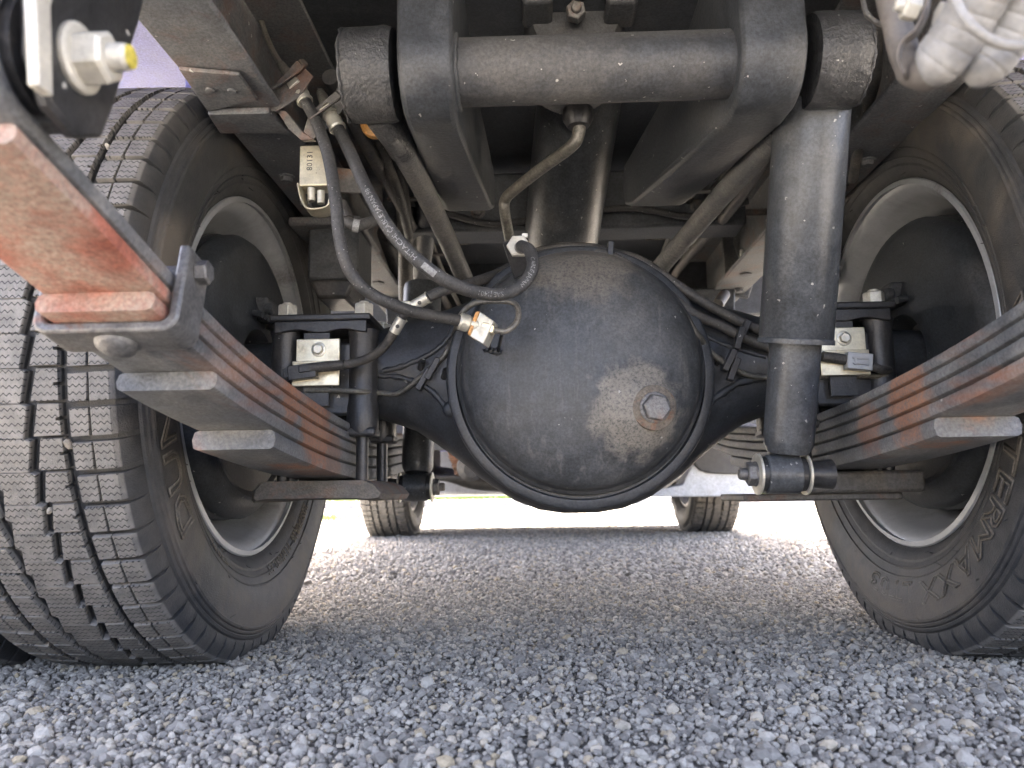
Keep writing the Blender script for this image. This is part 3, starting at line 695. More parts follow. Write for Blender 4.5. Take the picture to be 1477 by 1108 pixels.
for sx in (-1, 1):
    xc = sx * SX
    # main leaf with the eye
    ey, ez, er = .305, .3915, .0270
    path = []
    for q in range(0, 25):
        a = math.radians(200 - q * 11.7)       # curl: starts over the top, goes round the rear, ends under the eye
    curl = []
    for q in range(26):
        a = math.radians(-90 - 12 * q); curl.append((ey + (er + T[0] / 2) * math.cos(a), ez + (er + T[0] / 2) * math.sin(a)))
    body = [(y, zmain(y)) for y in np.linspace(.312, 1.568, 48)]
    # front eye, same curl ahead
    fcurl = [(2 * AX_Y - y, z) for y, z in curl]
    path = curl[::-1] + body + fcurl
    mb = MB(); leaf_strip(mb, xc, path, LW, T[0])
    spring = add('leaf_spring', mb, M['leaf'], truck, ang=40)
    off = T[0] / 2
    for k in range(1, 5):
        off += T[k] / 2
        y0, y1 = LEN[k]
        ys = np.linspace(y0, y1, 40); pth = []
        for y in ys:
            sag = 0.0
            pth.append((y, zmain(y) - off - sag))
        mb = MB(); leaf_strip(mb, xc, pth, LW - .001, T[k] - .0006)
        # worn rounded tip: a lip that curls down a little at both ends
        m = M['leaf_red'] if k in (1, 2) else M['leaf']
        if k in (1, 2) and True:
            lf = add('leaf', mb, None, spring, ang=40); lf.data.materials.append(M['leaf_red']); lf.data.materials.append(M['leaf'])
            for pl in lf.data.polygons:
                if pl.center.y > .452 or (k == 2 and pl.center.y > .43): pl.material_index = 1
        else: lf = add('leaf', mb, m, spring, ang=40)
        off += T[k] / 2
    cb = MB(); cb.box((xc, AX_Y, .2135 - .013), (.060, .15, .02)); 
    # clip: bottom strap, two arms, rivet, bolt
    yc = .437; zb = zmain(yc) - T[0] / 2 - T[1] - T[2]; tk = .0065; cw = .030
    slope = math.atan2(zmain(yc + .02) - zmain(yc - .02), .04); R = Matrix.Rotation(slope, 3, 'X')
    hw = LW / 2 + .0015; ht = .050
    outl = []
    rr = .010
    def arcp(cx, cz, r, a0, a1, n=6): return [(cx + r * math.cos(math.radians(a0 + (a1 - a0) * i / n)), cz + r * math.sin(math.radians(a0 + (a1 - a0) * i / n))) for i in range(n + 1)]
    outer = [(-hw - tk, ht)] + arcp(-hw + rr - tk, -tk + rr, rr, 180, 270) + arcp(hw + tk - rr, -tk + rr, rr, 270, 360) + [(hw + tk, ht)]
    inner = [(hw, ht)] + arcp(hw - rr * .5, rr * .5, rr * .5, 360, 270) + arcp(-hw + rr * .5, rr * .5, rr * .5, 270, 180) + [(-hw, ht)]
    sec = outer + inner
    mb = MB(); c0 = Vector((xc, yc, zb))
    mb.prism([c0 + R @ Vector((a, -cw / 2, b)) for a, b in sec], R @ Vector((0, cw, 0)))
    clip = add('spring_clip', mb, M['clip'], spring, bevel=.0018)
    mb = MB(); mb.lathe([(0, .0125), (.003, .0115), (.0062, .0075), (.0072, .002)], c0 + R @ Vector((0, .001, -tk + .0004)), R @ Vector((0, -.35, -1)), 24); add('rivet', mb, M['clip'], spring)
    # through bolt above the leaves, its head on the arm
    zt = ht - .011
    mb = MB(); mb.cyl(c0 + R @ Vector((-hw - tk - .004, 0, zt)), c0 + R @ Vector((hw + tk + .004, 0, zt)), .0045); add('clip_bolt', mb, M['clip'], spring)
    for e in (-1, 1): hexnut(c0 + R @ Vector((e * (hw + tk), 0, zt)), (e, 0, 0), .013, .0075, 'bolt_head', M['clip'], spring)
    # clip on the front half
    yc2 = 2 * AX_Y - .44; mb = MB(); c0 = Vector((xc, yc2, zb)); R2 = Matrix.Rotation(-slope, 3, 'X')
    mb.prism([c0 + R2 @ Vector((a, -cw / 2, b)) for a, b in sec], R2 @ Vector((0, cw, 0))); add('spring_clip', mb, M['clip'], spring, bevel=.0018)
    # rubber bushing and shackle
    mb = MB(); mb.lathe([(-LW / 2 - .002, er * .55), (-LW / 2 - .002, er - .001), (LW / 2 + .002, er - .001), (LW / 2 + .002, er * .55)], (xc, ey, ez), (1, 0, 0), 32); add('bushing', mb, M['black'], spring)
    for e in (-1, 1):
        xs = xc + e * (LW / 2 + .008); th = .007 * e
        ol = [(-.030, .012), (-.027, -.014), (-.015, -.030), (.004, -.035), (.022, -.026), (.030, -.006), (.048, .05), (.066, .125), (.070, .155), (.060, .175), (-.010, .175), (-.030, .15), (-.034, .08)]
        mb = MB(); mb.prism([Vector((xs, ey + a, ez + b)) for a, b in ol], (th, 0, 0))
        add('shackle_plate', mb, M['black'], spring, bevel=.002)
    xi = xc - sx * (LW / 2 + .015)       # inner face of the inner plate
    ax = (-sx, 0, 0)
    hexnut((xi, ey, ez), ax, .0205, .0150, 'shackle_nut', M['white_nut'], spring, ph=.12, stub=.0085, washer=.0152)
    mb = MB(); mb.lathe([(.0233, .0052), (.0238, .0050), (.0240, .001)], (xi, ey, ez), ax, 18); add('paint_mark', mb, M['yellow'], spring)
    # folded lock plate at the edge of the shackle
    mb = MB(); lk = [(-.036, .045), (-.028, .047), (-.0245, .012), (-.029, -.024), (-.037, -.022), (-.0335, .011)]
    lk = [(-.0285, .055), (-.016, .055), (-.0270, .006), (-.0215, -.030), (-.0310, -.030), (-.0375, .006)]
    mb.prism([Vector((xi, ey + a, ez + b)) for a, b in lk], Vector(ax) * .005); add('lock_plate', mb, M['white_nut'], spring, bevel=.001)
    mb = MB(); mb.cyl((xc - .05, ey + .02, ez + .155), (xc + .05, ey + .02, ez + .155), .012); add('shackle_pin', mb, M['black'], spring)
    hg = MB(); hg.prism([Vector((xc - .03, ey + a, ez + b)) for a, b in ((-.03, .135), (.07, .135), (.11, .21), (-.07, .21))], (.06, 0, 0)); add('spring_hanger', hg, M['rail_dark'], spring, bevel=.003)
    hf = MB(); fy = 2 * AX_Y - ey
    hf.prism([Vector((xc - .045, fy + a, ez + b)) for a, b in ((-.04, -.03), (.03, -.035), (.09, .20), (-.11, .20))], (.09, 0, 0)); add('spring_hanger', hf, M['rail_dark'], spring, bevel=.003)

# plates under the springs
zb = .2765 - T[0] / 2 - sum(T[1:])
pl = MB()
sec = [(-.060, 0), (-.066, -.002), (-.073, -.010), (-.075, -.020), (-.072, -.0235), (-.06, -.0215), (.045, -.0215), (.063, -.0235), (.075, -.022), (.079, -.016), (.070, -.006), (.058, 0)]
rings = []
for yy in (AX_Y - .085, AX_Y - .078, AX_Y + .078, AX_Y + .085):
    k = .93 if yy in (AX_Y - .085, AX_Y + .085) else 1
    rings.append([(-SX + a * k, yy, zb - .001 + b * (1 if k == 1 else .9)) for a, b in sec])
pl.ring_loft(rings); lplate = add('u_bolt_plate', pl, M['plate'], truck, ang=40)
pl = MB(); pl.box((SX + .006, AX_Y - .002, zb - .0115), (.134, .17, .024)); rplate = add('u_bolt_plate', pl, M['plate'], truck, bevel=.004)
pl = MB(); pl.box((SX - .035, AX_Y - .02, zb - .0275), (.175, .11, .008)); add('shock_bracket', pl, M['plate'], rplate, bevel=.002)

# ------------------------------------------------------------------ shock absorbers
def shock(top, bot, r1, r2, split, eyeaxis, parent_name='shock_absorber'):
    top, bot = Vector(top), Vector(bot); d = (top - bot); L = d.length; u = d.normalized()
    mb = MB(); mb.lathe([(0, .006), (.002, r2 * .82), (.010, r2 * .97), (.016, r2), (L * split + .06, r2)], bot, u, 40)
    s = add(parent_name, mb, M['shock'], truck, ang=50)
    mb = MB(); mb.lathe([(L * split, r1 * .97), (L * split + .001, r1), (L - .006, r1), (L - .001, r1 * .97), (L, r1 * .2)], bot, u, 40); add('dust_tube', mb, M['shock'], s, ang=50)
    mb = MB(); mb.lathe([(L * split - .0006, r1 * .995), (L * split - .0006, r1 + .0011), (L * split + .004, r1 + .0011), (L * split + .005, r1 * .995)], bot, u, 40); add('rim', mb, M['shock'], s)
    return s
def shock_eye(c, r, w, s, ax=(1, 0, 0), nut_side=-1):
    c = Vector(c); a = Vector(ax)
    mb = MB(); mb.lathe([(-w / 2, r * .6), (-w / 2, r), (w / 2, r), (w / 2, r * .6)], c, a, 32); add('eye', mb, M['shock'], s, bevel=.001)
    for e in (-1, 1):
        mb = MB(); mb.lathe([(0, .004), (0, r * .90), (.006, r * .86), (.0065, .004)], c + a * e * w / 2, a * e, 28); add('bushing', mb, M['black'], s)
        mb = MB(); mb.lathe([(0, .004), (0, r * 1.06), (.0022, r * 1.06), (.003, r * .9), (.003, .004)], c + a * e * (w / 2 + .006), a * e, 32); add('washer', mb, M['nut'], s)
    q = c + a * nut_side * (w / 2 + .009)
    hexnut(q, a * nut_side, .021, .009, 'nut', M['clip'], s, ph=.1, stub=.008, washer=.0125)
    q = c - a * nut_side * (w / 2 + .009)
    mb = MB(); mb.lathe([(0, .0125), (.010, .0135), (.024, .015)], q, a * -nut_side, 20); add('mounting_stud', mb, M['black'], s)
rt = U(1172, 150, .70); rb = U(1136, 655, .775)
sh_r = shock(rt, rb, .0352, .0245, .325, None)
ec = U(1127, 684, .775); shock_eye(ec, .0195, .033, sh_r, (1, .02, -.02), -1)
lb = U(602, 684, 1.13); lt = lb + Vector((.0, .05, .30)); 
sh_l = shock(lt, lb, .030, .0235, .5, None)
ec = U(600, 703, 1.13); shock_eye(ec, .0205, .034, sh_l, (1, 0, 0), 1)

# ------------------------------------------------------------------ frame rails
RW, RZ = .371, .588
rails = {}
for sx in (-1, 1):
    sec = [(0, 0), (-.066, 0), (-.068, .002), (-.068, .006), (-.006, .006), (-.006, .154), (-.068, .154), (-.068, .160), (0, .160), (.001, .158), (.001, .002)]
    mb = MB(); mb.prism([Vector((sx * (RW + a), .12, RZ + b)) for a, b in sec], (0, 3.9, 0))
    r = add('frame_rail', mb, M['rail'], truck, bevel=.0012); rails[sx] = r
    for yy in (1.02, 1.36, 1.7):
        mb = MB(); mb.lathe([(0, .0105), (.001, .0105), (.0012, .001)], (sx * (RW - .034), yy, RZ - .0012), (0, 0, -1), 20); add('hole_rim', mb, M['rail_dark'], r)
    for yy in (1.24, 2.35, 3.2):
        mb = MB(); mb.box((0, yy, RZ + .09), (.60, .07, .10)) if sx > 0 else None
        if sx > 0: add('cross_member', mb, M['rail_dark'], truck, bevel=.006)
# strap bracket on the left rail, with the hose bracket arm
lr = rails[-1]
def onrail(px, py, dz=0):
    d = RAY(px, py); t = (RZ + dz - CAM.z) / d.z; return CAM + d * t
for (pts4, th, nm) in (([(258, 95), (345, 103), (372, 140), (300, 156)], .004, 'rail_strap'), ([(300, 156), (388, 154), (420, 184), (318, 184)], .007, 'rail_strap')):
    mb = MB(); P4 = [onrail(a, b, -.0015) for a, b in pts4]; mb.prism(P4, (0, 0, -th)); st = add(nm, mb, M['rail'], lr, bevel=.001)
for (px, py) in ((303, 130), (335, 131), (325, 170), (358, 168)):
    mb = MB(); p = onrail(px, py, -.006); mb.lathe([(0, .0045), (.0015, .0042), (.002, .001)], p, (0, 0, -1), 14); add('rivet', mb, M['rail'], lr)
def ribbon(pts, w_dir, th, name, m, parent, n=5, bev=.0008):
    """bent strap: path + constant width vector"""
    path = smooth_path(pts, n); w = Vector(w_dir); rings = []
    for i, p in enumerate(path):
        a = path[max(i - 1, 0)]; b = path[min(i + 1, len(path) - 1)]; t = (b - a).normalized(); nr = t.cross(w).normalized() * th / 2
        rings.append([p - w / 2 - nr, p + w / 2 - nr, p + w / 2 + nr, p - w / 2 + nr])
    mb = MB(); mb.ring_loft(rings); return add(name, mb, m, parent, ang=30, bevel=bev)
def plate(pts, Y, th, nm, m, parent, bev=.0008):
    mb = MB(); mb.prism([U(*p, Y) if len(p) == 2 else U(*p) for p in pts], (0, th, th * .25)); return add(nm, mb, M[m], parent, bevel=bev)
plate([(391, 127, .712), (428, 87, .706), (452, 110, .706), (432, 140, .708), (400, 160, .712), (385, 158, .714)], 0, .003, 'hose_bracket', 'plate', lr)
plate([(338, 102, .735), (352, 102, .735), (374, 116, .728), (392, 148, .715), (400, 161, .711), (385, 159, .712), (366, 140, .722), (353, 118, .733)], 0, .012, 'hose_bracket', 'plate', lr)
plate([(446, 163, .712), (484, 131, .706), (501, 147, .706), (480, 180, .708), (452, 200, .712), (434, 200, .714)], 0, .003, 'hose_bracket', 'plate', lr)
plate([(398, 158, .718), (412, 160, .715), (437, 190, .712), (453, 201, .711), (434, 202, .712), (416, 186, .716)], 0, .012, 'hose_bracket', 'plate', lr)

# ------------------------------------------------------------------ dump hinge: tube, end hubs, two arms
HY = .655
tc_ = U(868, 99, HY); HZ = tc_.z
xl, xr = U(500, 100, HY).x, U(1238, 100, HY).x
mb = MB(); mb.cyl((U(640, 100, HY).x, HY, HZ), (U(1085, 100, HY).x, HY, HZ), .0300, n=48); hinge = add('hinge_tube', mb, M['tube'], truck)
def hub(x0, x1, nm):
    mb = MB(); r = .0415
    w = x1 - x0
    prof = [(0, .02), (0, r * .80), (w * .04, r * .97), (w * .10, r), (w * .9, r * 1.01), (w, r * .97), (w, .02)]
    def fn(p):
        k = noise.noise(p * 60) * .0007 + noise.noise(p * 220) * .0003; d = Vector((0, p.y - HY, p.z - HZ)); return p + d.normalized() * k if d.length > .01 else p
    prof2 = []
    for i in range(len(prof) - 1):
        for q in range(4): prof2.append((prof[i][0] + (prof[i + 1][0] - prof[i][0]) * q / 4, prof[i][1] + (prof[i + 1][1] - prof[i][1]) * q / 4))
    mb.lathe(prof2 + [prof[-1]], (x0, HY, HZ), (1, 0, 0), 64, fn=fn); return add(nm, mb, M['hub'], hinge, ang=50)
hub(xl, U(572, 100, HY).x, 'hinge_hub'); hub(U(1238, 100, HY).x, U(1164, 100, HY).x, 'hinge_hub')
# frayed coating crust at the outer rims of the hubs
for xx, s_ in ((xl, 1), (xr, -1)):
    mb = MB()
    path = []
    for q in range(49):
        a = 2 * PI * q / 48; rr = .0405 + random.uniform(-.0012, .0012); path.append(Vector((xx + s_ * (.002 + random.uniform(-.0012, .0012)), HY + rr * math.cos(a), HZ + rr * math.sin(a))))
    mb.tube(path, [random.uniform(.0008, .0019) for _ in path], 6, cap=False); add('coating_crust', mb, M['hub'], hinge, ang=70)
def arm(x0, x1, xf0, xf1, nm):
    """rounded lug round the tube, box section running ahead, plate going up"""
    prof = []
    R = .048
    ol = [(HY + .03, HZ + .20), (HY - .030, HZ + .20), (HY - .047, HZ + .06)]
    for q in range(0, 15): 
        a = math.radians(170 + q * 8); ol.append((HY + R * math.cos(a), HZ + R * math.sin(a)))
    ol += [(HY + .03, HZ - .046), (HY + .15, HZ - .036), (HY + .30, HZ - .018), (HY + .335, HZ - .004), (HY + .34, HZ + .02), (HY + .33, HZ + .05), (HY + .16, HZ + .07), (HY + .07, HZ + .12)]
    mb = MB(); rings = []
    for u in (0, .12, .88, 1):
        k = .94 if u in (0, 1) else 1.0; ring = []
        for (y, z) in ol:
            f = max(0, min(1, (y - HY - .03) / .3)); xa = x0 + (xf0 - x0) * f; xb = x1 + (xf1 - x1) * f
            yc, zc = HY + .1, HZ + .03
            ring.append((xa + (xb - xa) * u, yc + (y - yc) * (.985 if k < 1 else 1), zc + (z - zc) * (.95 if k < 1 else 1)))
        rings.append(ring)
    mb.ring_loft(rings); return add(nm, mb, M['arm'], hinge, ang=32, bevel=.003)
arm(U(576, 100, HY - .03).x, U(655, 100, HY - .03).x, U(640, 300, HY + .3).x, U(712, 300, HY + .3).x, 'hinge_arm')
arm(U(1066, 100, HY - .03).x, U(1160, 100, HY - .03).x, U(905, 300, HY + .3).x, U(985, 300, HY + .3).x, 'hinge_arm')
# weld beads tube / arm
for px in (657, 1068):
    mb = MB(); path = []
    x = U(px, 100, HY - .02).x
    for q in range(40):
        a = 2 * PI * q / 40; path.append(Vector((x + random.uniform(-.0008, .0008), HY + .0312 * math.cos(a), HZ + .0312 * math.sin(a))))
    path.append(path[0]); mb.tube(path, [.0032 * random.uniform(.8, 1.25) for _ in path], 8, cap=False); add('weld_bead', mb, M['arm'], hinge, ang=70)
mb = MB(); p = U(1240, 110, HY + .012); mb.lathe([(0, .030), (.004, .030), (.006, .026)], (xr - .002, HY + .012, HZ - .004), (1, 0, 0), 32); add('retaining_ring', mb, M['nut'], hinge)

# diagonal rods from the hubs forward
mb = MB(); mb.tube(smooth_path([U(552, 172, .685), U(580, 215, .73), U(612, 275, .84), U(645, 345, .98), U(670, 402, 1.08)], 6), .0128, 20); add('brace_rod', mb, M['rod'], truck)
mb = MB(); mb.tube([U(1165, 165, .685), U(1118, 196, .73)], [.013, .0145], 18); add('rod_boot', mb, M['hub'], truck, ang=50)
mb = MB(); mb.tube([U(548, 165, .68), U(572, 200, .715), U(582, 218, .735)], [.016, .015, .0145], 18); add('rod_boot', mb, M['hub'], truck, ang=50)
mb = MB(); mb.tube(smooth_path([U(1150, 172, .70), U(1110, 208, .75), U(1050, 272, .86), U(990, 342, 1.0), U(950, 388, 1.08)], 6), .0128, 20); add('brace_rod', mb, M['rod'], truck)

# hydraulic cylinder over the axle, bent pipe to it
mb = MB(); a, b = U(806, 372, 1.22), U(842, 90, .98); mb.cyl(a, b, .060, n=48); hcyl = add('hoist_cylinder', mb, M['shock'], truck)
mb = MB(); mb.cyl(a - (b - a) * .03, a + (b - a) * .04, .064, n=48); add('end_cap', mb, M['shock'], hcyl)
mb = MB(); mb.tube(smooth_path([U(836, 120, .73), U(836, 165, .73), U(834, 195, .735), U(822, 213, .745), U(780, 244, .79), U(742, 274, .83), U(729, 288, .85), U(728, 305, .86), U(735, 345, .90)], 8), .0064, 16); hp = add('hydraulic_pipe', mb, M['pipe'], truck)
mb = MB(); mb.lathe([(0, .011), (.008, .0155), (.018, .0155), (.022, .011), (.03, .010)], U(834, 183, .73), (0, 0, 1), 24); add('pipe_fitting', mb, M['black'], hp)
hexnut(U(830, 22, .80), (0, -1, -.1), .020, .014, 'pump_bolt', M['clip'], hcyl, stub=.006)
mb = MB(); mb.lathe([(0, .01), (0, .05), (.01, .056), (.03, .060), (.12, .060), (.13, .02)], U(830, 22, .815), (0, 1, 0), 40); add('pump_body', mb, M['cast'], hcyl)
for px in (775, 895):
    mb = MB(); mb.box(U(px, 14, .80), (.035, .05, .016)); add('pump_rib', mb, M['cast'], hcyl, bevel=.005)

# ------------------------------------------------------------------ brake hoses on the left
def hose(pts, r, ends, nm='brake_hose'):
    path = smooth_path([U(*p) for p in pts], 10); mb = MB(); mb.tube(path, r, 18, ref=Vector((0, -1, .1))); o = add(nm, mb, M['hose'], truck, ang=60); return o, path
def fitting(p, d, r, h, parent, m='nut', collar=True):
    mb = MB(); pr = [(0, r * 1.02), (h * .1, r * 1.1), (h * .22, r * .96), (h * .42, r * 1.08), (h * .55, r * .95), (h * .75, r * 1.1), (h * .9, r * 1.1), (h, r * .7)]
    mb.lathe(pr, p, d, 20); add('hose_fitting', mb, M[m], parent)
h1, p1 = hose([(441, 147, .715), (458, 180, .70), (474, 228, .68), (484, 290, .665), (490, 345, .665), (503, 388, .67), (530, 420, .68), (575, 443, .70), (620, 455, .72), (664, 463, .735)], .0058, None)
fitting(U(441, 148, .715), U(426, 122, .718) - U(441, 148, .715), .0078, .024, h1)
hexnut(U(431, 130, .716), U(420, 112, .72) - U(431, 130, .716), .019, .008, 'nut', M['nut'], h1)
h2, p2 = hose([(488, 186, .71), (505, 220, .69), (530, 275, .665), (565, 335, .65), (610, 382, .65), (660, 413, .665), (712, 425, .69), (748, 415, .705), (768, 388, .715), (764, 362, .73), (752, 355, .75)], .0062, None)
fitting(U(488, 187, .71), U(473, 160, .713) - U(488, 187, .71), .0080, .024, h2)
hexnut(U(478, 168, .712), U(466, 148, .716) - U(478, 168, .712), .019, .008, 'nut', M['nut'], h2)
for (a, b, cc) in (((426, 122, .718), (405, 93, .73), h1), ((474, 158, .714), (462, 133, .73), h2)):
    mb = MB(); mb.tube([U(*a), U(*b)], [.0075, .0045], 12); add('hose_stub', mb, M['pipe'], cc)
mb = MB(); mb.tube(smooth_path([U(405, 93, .73), U(392, 70, .78), U(380, 40, .80), U(372, 8, .80)]), .0032, 8); add('brake_pipe', mb, M['pipe'], h1)
# retaining clips on the bracket
for (px, py, Y, hh) in ((430, 108, .716, h1), (484, 150, .711, h2)):
    ribbon([U(px - 34, py + 20, Y - .010), U(px - 8, py + 2, Y - .014), U(px + 10, py - 12, Y - .010), U(px + 4, py - 22, Y - .008)], (.002, .008, .006), .002, 'retaining_clip', M['plate'], hh)
# lower end of hose 1: fitting, bracket, nut, pipe that curls back
e = p1[-1]
mb = MB(); mb.lathe([(0, .0062), (.002, .0088), (.010, .0088), (.012, .0072), (.014, .0082), (.020, .0078), (.022, .006)], e - Vector((.002, 0, 0)), U(690, 470, .742) - e, 20); add('hose_fitting', mb, M['nut'], h1)
mb = MB(); P4 = [U(692, 449, .735), U(712, 463, .735), U(697, 497, .735), U(676, 484, .735)]; mb.prism(P4, (.004, .022, 0)); add('hose_bracket', mb, M['nut'], h1, bevel=.001)
mb = MB(); P4 = [U(686, 449, .733), U(692, 449, .733), U(678, 484, .733), U(674, 482, .733)]; mb.prism(P4, (.003, .024, 0)); add('retaining_clip', mb, M['amber'], h1, bevel=.0006)
hexnut(U(696, 472, .742), (1, 0, -.12), .014, .007, 'nut', M['zinc'], h1); hexnut(U(703, 474, .742), (1, 0, -.12), .011, .007, 'pipe_nut', M['zinc'], h1)
mb = MB(); mb.tube(smooth_path([U(706, 475, .742), U(728, 478, .742), U(743, 468, .745), U(748, 452, .75), U(742, 438, .755), U(722, 434, .76), U(690, 436, .765), U(674, 444, .77), U(664, 456, .785)] + [hit(655, 480, .004), hit(645, 505, .004), hit(634, 520, .004), hit(605, 545, .004), hit(575, 567, .004), hit(550, 567, .005)] + [U(520, 565, .862), U(480, 563, .862), U(440, 563, .862)], 8), .0030, 10); bp1 = add('brake_pipe', mb, M['pipe'], truck)
for (px, py) in ((625, 533), (612, 548)):
    q = hit(px, py); mb = MB(); mb.box(q + Vector((0, -.004, 0)), (.007, .010, .028), Matrix.Rotation(.5, 3, 'Y')); add('pipe_clip', mb, M['black'], bp1, bevel=.001)
for (px, py) in ((606, 532), (640, 545)):
    q = hit(px, py); mb = MB(); mb.tube([q + Vector((0, .002, 0)), q + Vector((.004, -.008, .008))], .004, 8); add('pipe_clip', mb, M['black'], bp1)
# bracket legs on the cover
for (a, b) in (((706, 486), (706, 505)), ((724, 482), (718, 508))):
    mb = MB(); mb.tube([U(a[0], a[1], .755), hit(*b, -.001)], .0018, 8); add('bracket_leg', mb, M['black'], axle)
bead([(700, 503), (712, 507), (724, 508)], .0035, jit=.001)
# plate with hex nut where hose 2 ends
mb = MB(); P4 = [U(725, 350, .765), U(758, 335, .765), U(778, 386, .79), U(742, 402, .79)]; mb.prism(P4, (0, .005, 0)); hb = add('hose_bracket', mb, M['black'], h2, bevel=.001)
hexnut(U(748, 357, .764), (0, -1, 0.1), .0215, .006, 'nut', M['white_nut'], h2, ph=.5)
mb = MB(); mb.tube([U(750, 357, .768), U(753, 357, .748)], [.007, .0066], 14); add('hose_fitting', mb, M['pipe'], h2)
mb = MB(); mb.box(U(757, 340, .764), (.006, .003, .004)); add('paint_mark', mb, M['nut'], h2)

# printed lettering on the hoses
def text_on_path(txt, path, s0, size, r, parent, spacing=1.0, m='ink', side=0.0, rev=False):
    me = text_mesh(txt, size, 0.0); n = len(me.vertices); co = np.zeros(n * 3); me.vertices.foreach_get('co', co); co = co.reshape(-1, 3)
    cum = [0.0]
    for i in range(1, len(path)): cum.append(cum[-1] + (path[i] - path[i - 1]).length)
    out = np.zeros_like(co)
    for i, (x, y, z) in enumerate(co):
        s = s0 + x * spacing if not rev else s0 - x * spacing
        j = max(0, min(len(path) - 2, int(np.searchsorted(cum, s)) - 1)); t = (path[j + 1] - path[j]).normalized(); p = path[j] + t * (s - cum[j])
        v = (CAM - p).normalized(); nr = (v - t * v.dot(t)).normalized(); bn = t.cross(nr) * (-1 if rev else 1)
        a = (y - size * .35) / r + side
        out[i] = p + (nr * math.cos(a) + nr.cross(t) * math.sin(a) * (-1 if rev else 1)) * (r + .00025)
    me.vertices.foreach_set('co', out.ravel()); me.update()
    return add('lettering', me, M[m], parent, ang=0)
Lp2 = sum((p2[i + 1] - p2[i]).length for i in range(len(p2) - 1))
text_on_path('SAE J1401', p2, Lp2 * .735, .0062, .0062, h2, 1.15, rev=True)
text_on_path('HITACHI CABLE JAPAN 98', p2, Lp2 * .50, .0062, .0062, h2, 1.2, rev=True)
text_on_path('CABLE JAPAN', p2, Lp2 * .89, .0055, .0062, h2, 1.15, rev=True)
mbk = []
def hose_mark(path, s, l, r, parent):
    cum = 0; i = 0
    while cum < s: cum += (path[i + 1] - path[i]).length; i += 1
    mb = MB(); t = (path[i + 1] - path[i]).normalized(); v = (CAM - path[i]).normalized(); nr = (v - t * v.dot(t)).normalized(); bn = nr.cross(t)
    ring0, ring1 = [], []
    for e, R in ((0, ring0), (l, ring1)):
        for q in range(-3, 4): R.append(path[i] + t * e + (nr * math.cos(q * .16) + bn * math.sin(q * .16)) * (r + .0004))
        for q in range(3, -4, -1): R.append(path[i] + t * e + (nr * math.cos(q * .16) + bn * math.sin(q * .16)) * (r - .0012))
    mb.ring_loft([ring0, ring1]); add('paint_mark', mb, M['ink'], parent, ang=50)
hose_mark(p2, Lp2 * .515, .014, .0062, h2)

# ------------------------------------------------------------------ sensor wiring
def conn_plate(x, sx):
    mb = MB(); mb.box((x, .862, .3655), (.051, .003, .030)); p = add('sensor_plate', mb, M['zinc'], truck, bevel=.001)
    mb = MB(); mb.box((x - .001, .858, .3390), (.055, .003, .029)); add('sensor_plate_fold', mb, M['zinc'], p, bevel=.001)
    mb = MB(); mb.box((x - .001, .8592, .3520), (.055, .006, .0035)); add('plate_step', mb, M['zinc'], p, bevel=.001)
    hexnut((x + .001, .8605, .3675), (0, -1, 0), .0105, .006, 'bolt', M['nut'], p, washer=.0085)
    mb = MB(); mb.box((x - .002, .8645, .345), (.030, .004, .085)); add('plate_stay', mb, M['black'], p)
    return p
cl = conn_plate(U(459, 500, .862).x, -1); cr_ = conn_plate(U(1216, 500, .862).x, 1)
mb = MB(); Rz = Matrix.Rotation(-.12, 3, 'Y'); c = U(437, 537, .850); mb.box(c, (.032, .012, .017), Rz); mb.box(c + Vector((.004, -.006, .003)), (.014, .003, .008), Rz); mb.box(c + Vector((-.018, 0, -.001)), (.008, .009, .012), Rz)
add('connector', mb, M['black'], cl, bevel=.001)
mb = MB(); c = U(1238, 522, .850); Rz = Matrix.Rotation(.12, 3, 'Y'); mb.box(c, (.028, .012, .019), Rz); mb.box(c + Vector((.0, -.0065, .003)), (.018, .002, .003), Rz); mb.box(c + Vector((.0, -.0065, -.003)), (.018, .002, .003), Rz); mb.box(c + Vector((-.006, -.0065, 0)), (.003, .002, .009), Rz)
add('connector', mb, M['rim'], cr_, bevel=.001)
mb = MB(); mb.tube(smooth_path([U(1256, 527, .852), U(1270, 533, .855), U(1282, 534, .87)]), .005, 10); add('wire', mb, M['wire'], cr_)
mb = MB(); mb.tube([U(1186, 514, .852), U(1228, 520, .851)], .006, 12); add('wire', mb, M['wire'], cr_)
def wire(pts, r, nm='sensor_wire', parent=None, m='wire', n=8):
    mb = MB(); mb.tube(smooth_path([U(*p) if len(p) == 3 else p for p in pts], n), r, 12); return add(nm, mb, M[m], parent or truck, ang=60)
w1 = wire([(447, 531, .848), (478, 528, .846), (505, 525, .842), (535, 515, .835), (556, 498, .825), (570, 476, .815)], .0052)
wire([(447, 531, .848), (478, 528, .846), (498, 526, .843)], .0060, 'wire_sleeve', w1)
def sleeve(a, b, r, parent):
    a, b = Vector(a), Vector(b); d = b - a; mb = MB(); mb.lathe([(0, r * .8), (.0005, r), (d.length * .94, r), (d.length * .95, r * 1.12), (d.length, r * 1.12), (d.length, r * .8)], a, d, 24)
    o = add('wire_clamp', mb, M['nut'], parent)
    q = a + d * .5; v = (CAM - q).normalized(); nr = (v - d.normalized() * v.dot(d.normalized())).normalized()
    mb = MB(); mb.lathe([(0, .0022), (.0004, .0022), (.0005, .0005)], q + nr * (r - .00005), nr, 12); add('clamp_hole', mb, M['ink_dark'], parent)
sleeve(U(568, 480, .815), U(580, 459, .81), .0062, w1)
wire([(580, 459, .81), (590, 448, .80), (600, 441, .795)], .0045, 'sensor_wire', w1)
sleeve(U(596, 442, .795), U(618, 429, .79), .0062, w1)
